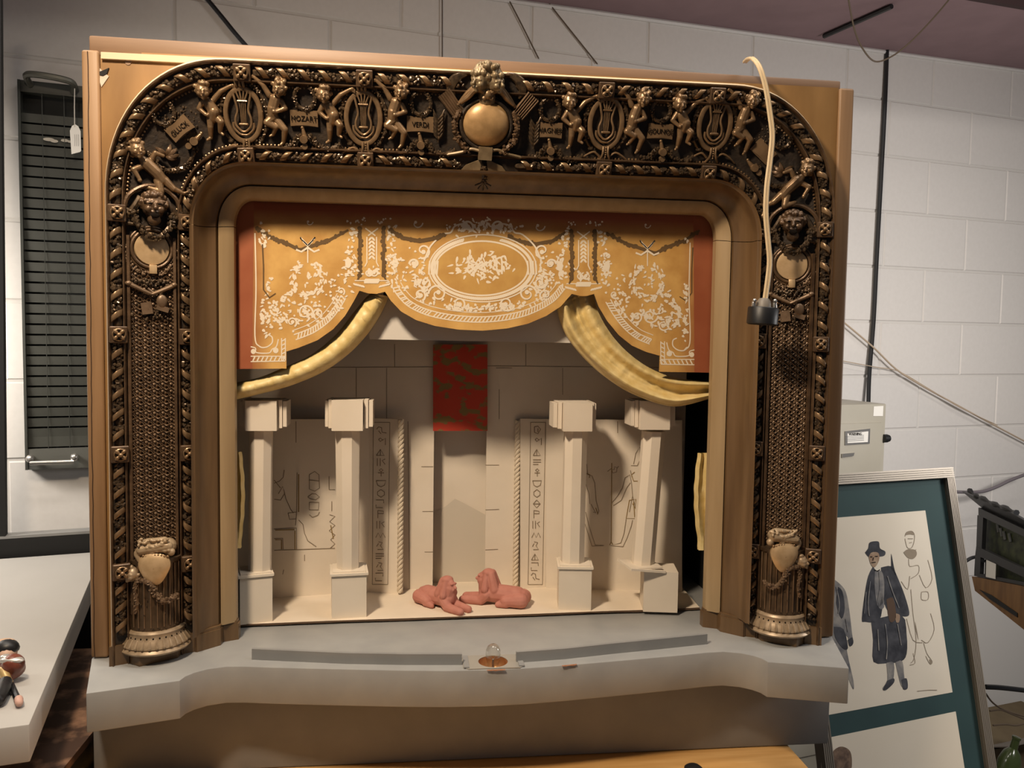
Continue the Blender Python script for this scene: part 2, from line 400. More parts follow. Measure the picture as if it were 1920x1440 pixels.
# lid, side strips, face board
lm = Matrix.Rotation(math.radians(1.5), 3, 'Z')
obj('cabinet_lid', bevelled(MB().box((-.004, .2355, .9235), (1.185, .44, .029), lm), .003), WOODL, T)
for sx in (-1, 1):
    obj('side_strip', bevelled(MB().box((sx*.588, .012, .4585), (.025, .03, .915)), .004, 3), WOODS, T)
cl_ = MB(); rnd = random.Random(14); cpts = [ony(lerp(164.5, 177, i/40)+rnd.uniform(-.8, .8), lerp(96, 1232, i/40), -.0034) for i in range(41)]
L_ = [p+V((-.0006, 0, 0)) for p in cpts]; R_ = [p+V((.0007, 0, 0)) for p in cpts]; cl_.grid([L_, R_]); cl_.grid([[p+V((0, .001, 0)) for p in L_], [p+V((0, .001, 0)) for p in R_]])
obj('veneer_crack', cl_, mat('dark glue line', (.035, .016, .008), .9), T, smooth=False)
ao = arch(curve4(OUT, INN, .03), 24)
bp = [(-.575, 0), (-.575, .917), (.575, .917), (.575, 0)]
poly = [(bp[0][0], 0), bp[1], bp[2], bp[3]]+ao[::-1]
fb = MB().prism([(x, 0.002, z) for x, z in poly], (0, .012, 0))
board = obj('face_board', fb, WOODB, T, smooth=False)
obj('lit_top_edge', MB().box((-.10, -.0005, .9085), (.945, .006, .0095)), CREAM, board, smooth=False)  # board top catching light from above, the brightness put into a cream strip
obj('torn_corner', MB().prism([ony(x, y, .0005) for x, y in ((187, 153), (187, 128), (204, 143), (190, 163))], (0, .004, 0)), mat('bare white splinter', (.62, .52, .42), .8), board, smooth=False)
obj('crack', MB().prism([ony(x, y, -.0005) for x, y in ((187, 134), (195, 131), (204, 127), (200, 138), (193, 142), (187, 141))], (0, .002, 0)), BLACKM, board, smooth=False)
obj('plugged_screw_hole', MB().disc(ony(240, 116, .001), (.0045, 0, 0), (0, 0, .0045), 16, (0, .002, 0)).disc(ony(235, 112, 0), (.0016, 0, 0), (0, 0, .0016), 10, (0, .002, 0)), mat('screw plug', (.30, .19, .12), .4), board)
cabm = MB()
for c, d in (((-.475, .25, .45), (.01, .42, .9)), ((.475, .25, .45), (.01, .42, .9)), ((0, .435, .45), (.95, .01, .9)), ((0, .25, .895), (.95, .42, .01))): cabm.box(c, d)
obj('stage_box', cabm, BLACKM, T, smooth=False)
for sx in (-1, 1): obj('box_return', MB().box((sx*.452, .14, .4), (.04, .006, .8)), BLACKM, T, smooth=False)
obj('box_header', MB().box((0, .096, .81), (.95, .006, .17)), BLACKM, T, smooth=False)
# --- carved band: ground, rails, edge
obj('band_ground', sweep([(.0, -.026), (.0, .003), (.03, .004), (.18, .004), (.2, .0), (.8, .0), (.82, .004), (.97, .004), (1.0, .003), (1.0, -.02)]), DARK, T)
obj('arch_edge', sweep([(-.052, -.028), (-.030, .0), (.0, .0085), (.004, .006)]), CREAM, T)
for w0, w1, h in ((.0, .034, .011), (.178, .204, .012), (.80, .832, .012), (.962, 1.0, .011)):
    wm = (w0+w1)/2
    obj('rail', sweep([(w0, -.004), (w0+.003, h-.002), (wm-.006, h), (wm+.006, h), (w1-.003, h-.002), (w1, -.004)]), MID, T)
# --- ribbons and leaves
PO, PI_ = Path(curve4(OUT, INN, .107)), Path(curve4(OUT, INN, .897))
def bp3(P, s, dn, h):
    c, tg, nr = P.at(s); q = c+nr*dn
    return V((q.x, ysurf(q.x, q.y)-h, q.y))
ROS_O = [(215, 402), (222, 630), (226, 853), (229, 1073), (450, 128), (679, 140), (1141, 160), (1350, 166), (1548, 433), (1540, 645), (1534, 848), (1514, 1040)]
ROS_I = [(351, 418), (354, 635), (357, 846), (358, 1055), (464, 295), (684, 307), (1129, 315), (1330, 325), (1424, 441), (1421, 640), (1408, 838), (1402, 1030)]
QM = {}
def bquat(p):
    e = .004; fx = (ysurf(p.x+e, p.z)-ysurf(p.x-e, p.z))/(2*e); fz = (ysurf(p.x, p.z+e)-ysurf(p.x, p.z-e))/(2*e)
    return V((0, -1, 0)).rotation_difference(V((fx, -1, fz)).normalized())
def at_band(name, me_, px, py, h=0., sc=(1, 1, 1), rot=(0, 0, 0), label=None, m=None, kind=None):
    p = band(px, py, h); q = bquat(p)
    if isinstance(me_, MB): me_ = me_.mesh(name)
    o = place(name, me_, p, T, (q.to_matrix() @ Euler(rot).to_matrix()).to_euler(), sc, m, label, kind); QM[o.name] = q; return o
def flower():
    m = MB(); m.ell((0, -.006, 0), .0034, 10, 6)
    for k in range(4):
        a = PI/4+k*PI/2; m.ell((.0062*math.cos(a), -.004, .0062*math.sin(a)), (.0042, .0024, .0028), 8, 6, Matrix.Rotation(-a, 3, 'Y'))
    m.tube([(.0085*math.cos(2*PI*i/16), -.0022, .0085*math.sin(2*PI*i/16)) for i in range(16)], .0012, 5, True)
    return m.mesh('rosette')
fme = flower(); fme.materials.append(LIT)
blk = bevelled(MB().box((0, .0, 0), (.0245, .02, .0245)), .0012, 1).mesh('rosette_block', False); blk.materials.append(MID)
pit = MB().disc((0, -.0102, 0), (.0098, 0, 0), (0, 0, .0098), 20, (0, .0006, 0)).mesh('sinking', False); pit.materials.append(DARK)
def do_band(P, ros, slant, hw, nm):
    rs = []
    for px, py in ros:
        p = band(px, py, .012); s = P.near(p.x, p.z); c, tg, nr = P.at(s); rs.append(s)
        y = ysurf(c.x, c.y)-.006; ang = math.atan2(tg.y, tg.x)
        qr = bquat(V((c.x, 0, c.y))); er = (qr.to_matrix() @ Euler((0, -ang, 0)).to_matrix()).to_euler(); b = place('rosette_block', blk, (c.x, y, c.y), T, er)
        place('rosette', fme, V((c.x, y, c.y))+qr @ V((0, -.0105, 0)), b, er); place('sinking', pit, (c.x, y, c.y), b, er)
    rs.sort(); lv = MB()
    bandroot = None; ends = [.033]+rs+[P.len-.033]; nrib = 0
    ribs = []
    for si, (a, b) in enumerate(zip(ends, ends[1:])):
        a += .013; b -= .013
        if b-a < .02: continue
        n = max(2, round((b-a)/.031)); mid = P.at((a+b)/2)[0]
        for i in range(n):
            s = a+(b-a)*(i+.5)/n; c = P.at(s)[0]
            if abs(c.x) < (.045 if P is PO else .052) and c.y > .7: continue
            sg = slant if (mid.x < 0) == (slant > 0 or True) else -slant
            sg = slant*(1 if mid.x < 0 else -1)
            m = MB(); rows = []
            for k in range(9):
                q = -1+k/4; hh = .004+.0095*math.sqrt(max(0, 1-(q*.96)**2))
                rows.append([bp3(P, s+sg*q*.0075+d, q*hw, hh+e) for d, e in ((-.0048, -.003), (-.0046, .0014), (-.0024, .0024), (.0024, .0024), (.0046, .0014), (.0048, -.003))])
            ribs.append(m.grid(rows))
            for _ in range(15):                      # laurel leaves and berries between the ribbons
                q = random.uniform(-.85, .85); s2 = s+(b-a)/n*.5+random.uniform(-.0088, .0088)+sg*q*.006
                if s2 > b+.004: continue
                hh = .003+.007*math.sqrt(max(0, 1-q*q))
                r = random.uniform(.0017, .0034)
                lv.ell(bp3(P, s2, q*hw, hh), (r*random.uniform(.8, 1.5), r, r*random.uniform(.7, 1.2)), 6, 4, Matrix.Rotation(random.uniform(0, 6), 3, 'Y'))
            lv.cap(bp3(P, s-.4*(b-a)/n, 0, .004), bp3(P, s+.4*(b-a)/n, 0, .004), .0058, .0058, 6)
    leaf = obj(nm+'_leaves', lv, LEAF, T, kind='stuff')
    for r in ribs: obj('ribbon_turn', r, LIT, leaf)
do_band(PO, ROS_O, .8, .0072, 'outer_laurel')
do_band(PI_, ROS_I, -.8, .0066, 'inner_laurel')
# bead rows
bd = MB()
for wv, lim in ((.222, .66), (.785, .65)):
    P = Path(curve4(OUT, INN, wv)); n = int(P.len/.0056)
    for i in range(n):
        s = P.len*i/n; c = P.at(s)[0]
        if c.y < lim or (abs(c.x) < .07): continue
        bd.ell(bp3(P, s, 0, .0035), .0019, 6, 4)
obj('beading', bd, LIT, T, kind='stuff', fix=False)
# --- diaper lattice of the pilasters
for sx in (-1, 1):
    m = MB(); xc = [lerp(.558, .447, .255+.49*k/10) for k in range(11)]
    zs = .17; dz = .0055; nr = 79
    zlo = .165
    for r in range(nr):
        z = zlo+r*dz
        for k in range(11):
            if (r+k) % 2: continue
            x = sx*xc[k]; y = ysurf(x, z); 
            if r % 2 == 0: m.lathe([(.0026, -.0015), (.0038, -.0040), (.0034, -.0052), (.0024, -.0040), (.0016, -.001)], (x, y, z), 8, axis='y')
            else: m.ell((x, y-.003, z), .0024, 6, 4)
    for s in (-1, 1):                       # crossing diagonal fillets
        ax = abs(xc[1]-xc[0])
        for k in range(-11, nr+11, 2):
            pts = []
            for j in range(11):
                z = zlo+(k+s*j)*dz
                if zlo-.002 <= z <= zlo+nr*dz: pts.append(V((sx*xc[j], ysurf(sx*xc[j], z)-.0012, z)))
            if len(pts) > 1: m.tube(pts, .0013, 4)
    obj('diaper_lattice', m, LATT, T, kind='stuff', fix=False)
    g_ = MB().hexa([(sx*lerp(.558, .447, w_), YO+(YI-YO)*w_-h_, z_) for w_, z_, h_ in ((.25, .06, .0008), (.75, .06, .0008), (.75, .62, .0008), (.25, .62, .0008))], [(sx*lerp(.558, .447, w_), YO+(YI-YO)*w_+.004, z_) for w_, z_ in ((.25, .06), (.75, .06), (.75, .62), (.25, .62))])
    obj('lattice_ground', g_, mat('brown lattice ground', (.05, .031, .018), .5, .25, (.075, .047, .027), 60), T, smooth=False)
    # narrow fillets that frame the panel
    for wv in (.238, .765):
        x = sx*lerp(.558, .447, wv); y = YO+(YI-YO)*wv
        obj('panel_fillet', MB().box((x, y-.004, .36), (.0042, .010, .57)), MID, T, smooth=False)
# --- cove and fillet inside the band
yc = lambda w_: 0
cprof = [(0, .012), (.03, .006), (.08, .004), (.10, -.014), (.18, -.024), (.30, -.033), (.42, -.040), (.52, -.044), (.55, -.053), (.585, -.054)]
fprof = [(.57, -.056), (.585, -.048), (.70, -.050), (.93, -.060), (1.0, -.064), (1.0, -.079)]
NA = len(arch(INN, 20))
for nm, r in (('cove_jamb', (0, 4)), ('cove_arch', (3, NA-3)), ('cove_jamb', (NA-4, NA))):
    m = sweep([(a, b) for a, b in cprof], INN, OPN, yc, .03, r)
    if nm == 'cove_jamb': m.v = [(x, y, z*.9985) for x, y, z in m.v]
    obj(nm, m, COVE, T)
for nm, r in (('fillet_jamb', (0, 4)), ('fillet_arch', (3, NA-3)), ('fillet_jamb', (NA-4, NA))):
    m = sweep(fprof, INN, OPN, yc, .03, r)
    if nm == 'fillet_jamb': m.v = [(x, y, z*.9985) for x, y, z in m.v]
    obj(nm, m, FILLET, T)
for sx in (-1, 1):
    a = [(.452, .018), (.447, .012), (.417, .040), (.416, .054), (.394, .064), (.394, .079), (.455, .079)]
    m = MB().prism([(sx*x, y, .0) for x, y in a], (0, 0, .027))
    b = [(lerp(x, .43, .06), lerp(y, .06, .08)) for x, y in a]
    m.prism([(sx*x, y, .027) for x, y in b], (0, 0, .005))
    obj('jamb_plinth', m, COVE, T, smooth=False)
    m = MB().hexa([(sx*.562, -.036, 0), (sx*.448, .016, 0), (sx*.448, .04, 0), (sx*.562, .04, 0)], [(sx*.562, -.036, .03), (sx*.448, .016, .03), (sx*.448, .04, .03), (sx*.562, .04, .03)])
    obj('pilaster_plinth', m, COVE, T, smooth=False)

# ---------------------------------------------------------------- carved figures, in photograph pixels (x right, y down, f forward)
def P3(x, y, f=0): return V((x*K, -f*K, -y*K))
def px_cap(m, a, b, ra, rb): m.cap(P3(*a), P3(*b), ra*K, rb*K)
def px_ell(m, c, r, rot=None): m.ell(P3(*c), tuple(k*K for k in (r if isinstance(r, (tuple, list)) else (r, r, r))), 14, 10, rot)
def curls(m, c, r, n, rad, seed, hemi=-.1, back=.35, turn=0.):
    rnd = random.Random(seed); k = 0; RT = Matrix.Rotation(turn, 3, 'Z')
    while k < n:
        a = V((rnd.gauss(0, 1), rnd.gauss(0, 1), rnd.gauss(0, 1))).normalized()
        if a.z < hemi and a.y < back: continue          # leaves the face clear
        if a.z < .55 and a.y < -.25: continue
        m.ell(P3(*c)+RT @ V((a.x*r[0], a.y*r[1], a.z*r[2]))*K, rad*K*rnd.uniform(.75, 1.2), 7, 5); k += 1
def face(m, c, s, turn=0., hair=26, seed=1, cr=.30):
    """head with brow, eyes, nose, mouth, cheeks; s = head radius in px"""
    x, y, f = c; ct, st = math.cos(turn), math.sin(turn)
    def q(dx, dy, df): return (x+(dx*ct+df*st)*s, y+dy*s, f+(df*ct-dx*st)*s)
    px_ell(m, c, (s*.86, s*.92, s*1.0))
    px_ell(m, q(0, .35, .25), (s*.66, s*.66, s*.62))
    for e in (-1, 1):
        px_ell(m, q(e*.42, .32, .62), s*.30)
        px_cap(m, q(e*.16, -.16, .86), q(e*.55, -.10, .72), s*.11, s*.09)
        px_ell(m, q(e*.34, .03, .80), (s*.15, s*.12, s*.10))
        px_ell(m, q(e*.86, .1, .0), (s*.14, s*.12, s*.2))
    px_cap(m, q(0, -.05, .92), q(0, .26, 1.10), s*.10, s*.17)
    px_cap(m, q(-.18, .56, .86), q(.18, .56, .86), s*.09, s*.09)
    px_cap(m, q(-.12, .67, .84), q(.12, .67, .84), s*.09, s*.09)
    px_ell(m, q(0, .86, .66), s*.22)
    curls(m, (x, y-s*.05, f), (s*.92, s*.92, s*1.0), hair, s*cr, seed, turn=turn)
def putto_a():
    m = MB(); face(m, (-12, -34, 13), 13.5, .15, 26, 3)
    px_cap(m, (-9, -24, 8), (-4, -14, 8), 5, 9); px_cap(m, (-4, -14, 8), (4, 0, 9), 9.5, 10); px_cap(m, (4, 0, 11), (2, 9, 8), 9.5, 9.5)
    px_cap(m, (4, -19, 8), (17, -34, 9), 5.2, 4.2); px_cap(m, (17, -34, 9), (34, -44, 10), 4.2, 3); px_ell(m, (37, -44.5, 10), 3.6)
    for k in range(4): px_cap(m, (37, -45+k*1.4, 11), (42, -43+k*2, 12), 1.2, .9)
    px_cap(m, (-13, -16, 8), (-20, -4, 9), 5, 4.2); px_cap(m, (-20, -4, 9), (-8, 5, 14), 4.2, 3.2); px_ell(m, (-6, 5, 15), 3.4)
    px_cap(m, (-2, 9, 8), (-3, 24, 10), 7.5, 5.4); px_cap(m, (-3, 24, 10), (-4, 42, 6), 5.6, 3.6); px_cap(m, (-4, 43, 6), (-9, 46, 12), 3.4, 2.6)
    px_cap(m, (8, 9, 8), (15, 15, 16), 7.6, 6); px_cap(m, (15, 15, 16), (12, 32, 9), 6, 3.8); px_cap(m, (12, 32, 9), (17, 36, 13), 3.4, 2.4)
    return sculpt(m, .0008, 2, 'putto')
def putto_b():
    m = MB(); face(m, (8, -37, 13), 13.5, -.25, 26, 5)
    px_cap(m, (4, -26, 8), (-1, -18, 8), 5, 9.5); px_cap(m, (-1, -18, 8), (-6, -2, 9), 9.5, 9.5); px_cap(m, (-6, -2, 10), (-7, 10, 8), 9.5, 9)
    px_cap(m, (-11, -24, 8), (-20, -40, 9), 5.2, 4.2); px_cap(m, (-20, -40, 9), (-34, -52, 10), 4.2, 3); px_ell(m, (-37, -53, 10), 3.6)
    px_cap(m, (9, -15, 8), (15, -4, 10), 5, 4.4); px_cap(m, (15, -4, 10), (0, 2, 16), 4.4, 3.2); px_ell(m, (-3, 1.5, 17), 3.6)
    px_cap(m, (-5, 11, 8), (-16, 20, 14), 8.2, 6.2); px_cap(m, (-16, 20, 14), (-2, 27, 14), 6.2, 5)
    px_cap(m, (-4, 13, 6), (13, 31, 13), 8, 6); px_cap(m, (13, 31, 13), (9, 52, 8), 5.8, 3.8); px_cap(m, (9, 52, 8), (4, 57, 12), 3.4, 2.4)
    px_cap(m, (-2, 27, 14), (-8, 40, 8), 4.8, 3.4); px_cap(m, (-8, 40, 8), (-13, 43, 11), 3, 2.2)
    return sculpt(m, .0008, 2, 'putto')
def putto_c():       # the one lying back in the corner of the arch
    m = MB(); face(m, (-20, -27, 14), 14, .3, 26, 8)
    px_cap(m, (-14, -15, 9), (-6, -6, 9), 5.5, 10.5); px_cap(m, (-6, -6, 9), (10, 9, 10), 10.5, 10); px_cap(m, (10, 9, 10), (18, 20, 9), 10, 9.5)
    px_cap(m, (3, -14, 9), (8, -24, 12), 5.2, 4.2); px_cap(m, (8, -24, 12), (20, -20, 14), 4, 3.2)
    px_cap(m, (-14, 0, 9), (-26, 6, 12), 5.4, 4.6); px_cap(m, (-26, 6, 12), (-18, 20, 14), 4.4, 3.4); px_ell(m, (-17, 23, 14), 3.8)
    px_cap(m, (12, 22, 9), (15, 40, 15), 8, 6); px_cap(m, (15, 40, 15), (-3, 34, 12), 5.6, 4)
    px_cap(m, (22, 20, 9), (35, 33, 12), 8, 5.8); px_cap(m, (35, 33, 12), (52, 40, 9), 5.4, 3.6); px_cap(m, (52, 40, 9), (58, 37, 12), 3.2, 2.2)
    return sculpt(m, .0008, 2, 'putto')
PA, PB, PC = putto_a(), putto_b(), putto_c()
for me_ in (PA, PB, PC): me_.materials.append(LIT)
def sub(name, me_, par, off=(0, 0, 0), rot=(0, 0, 0), sc=(1, 1, 1), m=None, kind=None):
    q = QM[par.name]
    if isinstance(me_, MB): me_ = me_.mesh(name)
    return place(name, me_, par.location+q @ V(off), par, (q.to_matrix() @ Euler(rot).to_matrix()).to_euler(), sc, m, None, kind)
LY = [(458, 215), (682, 221), (1135, 231), (1338, 234)]
for i, (x, y) in enumerate(LY):
    at_band('putto', PA, x-60, y-6+(2 if i > 1 else 0), .0)
    at_band('putto', PB, x+58+(4 if i < 2 else -2), y-9+(2 if i > 1 else 0), .0)
at_band('putto', PC, 281, 314, .0); at_band('putto', PC, 1489, 345, .0, (-1, 1, 1))
# --- lyre medallions
def ellipse(rx, ry, f, n=36, a0=0, a1=2*PI, c=(0, 0)): return [P3(c[0]+rx*math.cos(a0+(a1-a0)*i/n), c[1]+ry*math.sin(a0+(a1-a0)*i/n), f) for i in range(n)]
def bez(pts, n=8):
    out = []
    Q = [V(p) for p in pts]
    for i in range(len(Q)-1):
        p0, p1, p2, p3 = Q[max(i-1, 0)], Q[i], Q[i+1], Q[min(i+2, len(Q)-1)]
        for k in range(n):
            t = k/n; out.append(.5*((2*p1)+(p2-p0)*t+(2*p0-5*p1+4*p2-p3)*t*t+(3*p1-p0-3*p2+p3)*t**3))
    return out+[Q[-1]]
ringm = MB().tube(ellipse(29, 43, 7, 44), 4.6*K, 8, True, .8); rm = ringm.mesh('oval_ring')
ly = MB()
for s in (-1, 1):
    ly.tube(bez([P3(s*15, -36, 9), P3(s*12, -24, 9), P3(s*9, -8, 9), P3(s*13, 6, 10), P3(s*12, 17, 11), P3(s*5, 25, 11), P3(0, 27, 11)], 6), 2.0*K, 7)
    ly.tube(bez([P3(s*17, 12, 9), P3(s*16, 22, 9), P3(s*7, 31, 9), P3(0, 32, 9)], 6), 2.2*K, 7)
for k in (-4.5, -1.5, 1.5, 4.5):
    ly.tube([P3(k, -22, 9), P3(k*.8, 14, 9)], .8*K, 5); ly.tube([P3(k*1.0, -25, 10), P3(k*2.3, -40, 10)], 1.5*K, 6)
ly.tube([P3(-8, -23, 10), P3(8, -23, 10)], 1.7*K, 6); ly.cap(P3(-6, 15, 10), P3(6, 15, 10), 2.4*K, 2.4*K)
lym = ly.mesh('lyre')
ov = MB().disc(P3(0, 0, 2), (27*K, 0, 0), (0, 0, 41*K), 32, (0, .001, 0)).mesh('oval_ground', False)
cl = MB()
for k in (-6, 0, 6): cl.tube(bez([P3(k-3, -64, 8), P3(k-3, -57, 12), P3(k-2, -48, 11), P3(k-2, -44, 6)], 4), 2.5*K, 7)
for k in (-4.5, 4.5): cl.tube(bez([P3(k+3, 40, 9), P3(k+2.5, 50, 12), P3(k*1.5+3, 58, 11), P3(k*2.6+3, 66, 6)], 5), 2.2*K, 7)
for k in range(5): cl.ell(P3(3, 42+k*4, 11), 2*K, 7, 5)
for s in (-1, 1): cl.tube(bez([P3(s*9+2, 58, 6), P3(s*20+2, 50, 8), P3(s*34+2, 56, 8), P3(s*46+2, 66, 5)], 6), [2.2*K*(1-.02*i) for i in range(19)], 7)
clm = cl.mesh('strap')
lw = MB(); rnd = random.Random(4)
for i in range(120):
    a = rnd.choice((rnd.uniform(-1.15, 1.15), PI+rnd.uniform(-1.15, 1.15)))
    r = rnd.uniform(.9, 1.08); lw.ell(P3(39*r*math.cos(a), 54*r*math.sin(a), rnd.uniform(2, 7)), tuple(K*rnd.uniform(1.7, 3.6) for _ in range(3)), 6, 4)
for s in (0, PI): lw.tube(ellipse(39, 54, 3, 16, s-1.2, s+1.2), 3.2*K, 6)
lwm = lw.mesh('oak_wreath')
rm.materials.append(LIT); lym.materials.append(LIT); ov.materials.append(DARK); clm.materials.append(LIT); lwm.materials.append(LEAF)
for x, y in LY:
    r_ = at_band('lyre_medallion', rm, x, y)
    for nm, me_ in (('lyre', lym), ('oval_ground', ov), ('strap', clm)): sub(nm, me_, r_, kind='stuff' if nm == 'strap' else None)
    sub('oak_wreath', lwm, r_, kind='stuff')
# --- name plaques with wreaths and horns
def garland(m, pts, r, n, seed, dens=1.):
    rn = random.Random(seed); B = bez(pts, 6); m.tube(B, r*.7, 6)
    for i in range(n):
        p = B[rn.randrange(len(B))]; m.ell(p+V((rn.uniform(-1, 1), rn.uniform(-1.1, .1), rn.uniform(-1, 1)))*r*.7, tuple(r*rn.uniform(.25, .55) for _ in range(3)), 6, 4)
plq = []
for i in range(13):
    u = -23+46*i/12; c = -.8*math.cos(i/12*2*PI)
    plq.append([P3(u, -13+(1.0 if 2 < i < 10 else -1), 7+c), P3(u, 0, 7+c*.6), P3(u, 13-2.2*math.sin(PI*i/12), 7+c)])
pq = MB().grid(plq); pqf = MB(); pqf.v = list(pq.v); pqf.f = list(pq.f)
back = MB().box(P3(0, 0, 3), (47*K, 5*K, 26*K)); pqf.add(back.v, back.f)
pqm = pqf.mesh('name_plaque'); pqm.materials.append(PLAQ)
wr = MB(); garland(wr, [P3(17*math.cos(a), 19*math.sin(a), 6) for a in [math.radians(-60+300*k/12) for k in range(13)]], 5*K, 70, 2)
wrm = wr.mesh('laurel_wreath'); wrm.materials.append(LEAF)
hn = MB()
hn.cap(P3(-2, -16, 7), P3(0, -6, 8), 2.6*K, 4.5*K); hn.ell(P3(-3, -18, 7), 3*K, 8, 6)
hn.lathe([(.001*K, -9*K), (6.5*K, -9*K), (7.2*K, -7*K), (6.4*K, 8*K)], P3(0, 0, 12), 16, axis='y'); hn.lathe([(.001*K, -8*K), (5*K, -8*K), (5.4*K, -6*K), (4*K, 6*K)], P3(1, 12, 10), 16, axis='y')
hnm = hn.mesh('horn'); hnm.materials.append(LIT)
gl = MB(); garland(gl, [P3(-34, 17, 5), P3(-22, 14, 7), P3(-9, -2, 8)], 6*K, 50, 5); garland(gl, [P3(9, -1, 8), P3(22, 12, 8), P3(40, 19, 6), P3(58, 12, 4)], 6*K, 70, 6)
glm = gl.mesh('garland'); glm.materials.append(LEAF)
for txt, px, py, dx in (('MOZART', 571, 222, -1), ('VERDI', 788, 233, 0), ('WAGNER', 1029, 244, 1), ('GOUNOD', 1237, 246, 1)):
    q = at_band('name_plaque', pqm, px, py)
    sub('lettering', text_mesh(txt, 12.5*K), q, P3(0, 0, 8.2), (PI/2, 0, 0), (.86, 1, 1), INK)
    w_ = at_band('laurel_wreath', wrm, px+1, py-40); h_ = at_band('horn', hnm, px+1, py+37); g_ = at_band('garland', glm, px+1, py+34)
# corners: rotated plaque, wreath, shell, horn, swag
for sx, (px, py), (wx, wy), (cx_, cy_), (hx, hy) in ((1, (337, 241), (306, 211), (314, 284), (364, 264)), (-1, (1430, 284), (1466, 257), (1466, 317), (1412, 314))):
    q = at_band('name_plaque', pqm, px, py, .002, (sx*.9, 1, 1), (0, -sx*math.radians(41), 0))
    if sx > 0: sub('lettering', text_mesh('GLUCK', 12*K), q, P3(0, 0, 8.2), (PI/2, -math.radians(41), 0), (.86, 1, 1), INK)
    at_band('laurel_wreath', wrm, wx, wy, 0, (sx, 1, 1)); at_band('horn', hnm, hx, hy, 0, (sx, 1, 1), (0, sx*.9, 0))
    m = MB()
    for k, (a, l) in enumerate(((-2.2, 20), (-.95, 21), (-.45, 22), (0.05, 21), (.5, 17))):
        d = V((math.cos(a), math.sin(a))); pts = [P3(sx*(-3+d.x*t+d.y*(t/l)**2*5), d.y*t-d.x*(t/l)**2*5+8, 3+5*math.sin(t/l*PI)) for t in [l*i/6 for i in range(7)]]
        m.tube(pts, [K*(4.6*math.sin(.35+i/6*2.6)) for i in range(7)], 8, False, .55)
    at_band('acanthus_shell', m, cx_, cy_, m=MID, kind='stuff')
    m = MB(); pts = [(-28, 6), (-14, 26), (5, 31), (31, 21), (44, -9)]
    garland(m, [P3(sx*a, b, 7) for a, b in pts], 5.5*K, 110, 9)
    at_band('garland', m, cx_, cy_, m=LEAF)
    m = MB(); rn = random.Random(12)
    for k in range(150):
        a = rn.uniform(0, 6.28); r = rn.uniform(0, 1)**.6; m.ell(P3(sx*(14+34*r*math.cos(a)), -28+30*r*math.sin(a), rn.uniform(0, 3)), K*rn.uniform(1., 2.6), 5, 4)
    at_band('stippled_foliage', m, cx_+sx*10, cy_-24, m=LEAF, kind='stuff')
# --- comic masks, arch hoods, medallions, trophies
mk = MB()
face(mk, (0, 0, 16), 22, 0, 60, 21, .22)
px_ell(mk, (0, 24, 22), (11, 12, 10)); px_cap(mk, (-15, -6, 30), (15, -6, 30), 3, 3)
MASK = sculpt(mk, .0009, 2, 'comic_mask'); MASK.materials.append(MATS['bronze moulding'])
mo = MB().ell(P3(0, 17.5, 35.5), (7*K, 3*K, 5*K), 14, 8).mesh('open_mouth'); mo.materials.append(INK)  # dark piece standing in for the shade of a hollow mouth
ey = MB()
for s in (-1, 1): ey.ell(P3(s*7, -1.5, 35), (3.6*K, 2*K, 2*K), 10, 6)
eym = ey.mesh('eye'); eym.materials.append(INK)
hd = MB().tube(bez([P3(-46, 14, 5), P3(-38, -14, 8), P3(-14, -32, 10), P3(14, -32, 10), P3(38, -14, 8), P3(46, 14, 5)], 6), 4.2*K, 8, False, 1.3)
hdm = hd.mesh('hood_moulding'); hdm.materials.append(MID)
brms = []
for s in (-1, 1):
    br = MB()
    for dy, r in ((10, 4), (20, 3.4), (32, 3)): br.tube([P3(s*22, dy, 9), P3(s*50, dy+s*1.5, 6)], r*K, 7)
    br.tube(bez([P3(s*20, -14, 12), P3(s*30, 4, 12), P3(s*38, 14, 9), P3(s*46, 6, 7)], 5), 5*K, 7)
    br.box(P3(s*36, 20, 5), (26*K, 5*K, 28*K)); me_ = br.mesh('ribbon_scroll'); me_.materials.append(LEAF); brms.append(me_)
mg = MB(); garland(mg, [P3(-33, 12, 14), P3(-24, 34, 16), P3(-10, 50, 18), P3(8, 52, 18), P3(24, 36, 16), P3(33, 14, 14)], 7*K, 110, 31)
mgm = mg.mesh('garland'); mgm.materials.append(LEAF)
md = MB().lathe([(.0001, -5*K), (20*K, -5*K), (27*K, -4*K), (28*K, -2*K), (28.5*K, 3*K)], P3(0, 0, 3), 36, axis='y').mesh('medallion'); md.materials.append(PALEGOLD)
mr = MB().tube([P3(32*math.cos(2*PI*i/40), 32*math.sin(2*PI*i/40), 5) for i in range(40)], 3*K, 8, True); mr.tube([P3(37*math.cos(2*PI*i/40), 37*math.sin(2*PI*i/40), 3) for i in range(40)], 2*K, 7, True)
mrm = mr.mesh('medallion_rim'); mrm.materials.append(MID)
fo = MB(); rn = random.Random(3)
for i in range(130):
    a = rn.uniform(-.35, PI+.35); r = rn.uniform(40, 46); fo.ell(P3(r*math.cos(a), r*math.sin(a), rn.uniform(1, 5)), K*rn.uniform(1.3, 3.2), 5, 4)
fom = fo.mesh('leaf_fringe'); fom.materials.append(LATT)
tb = bevelled(MB().box(P3(1, 35, 8), (12*K, 8*K, 15*K)), .0006).mesh('tab'); tb.materials.append(PALEGOLD)
tr = MB()
for s in (-1, 1):
    tr.tube([P3(s*37, -17, 8), P3(s*14, -6, 10), P3(0, 0, 11)], [4.4*K, 3.4*K, 2.4*K], 9); tr.ell(P3(s*36, -17, 9), (5.6*K, 5*K, 4.4*K), 10, 7)
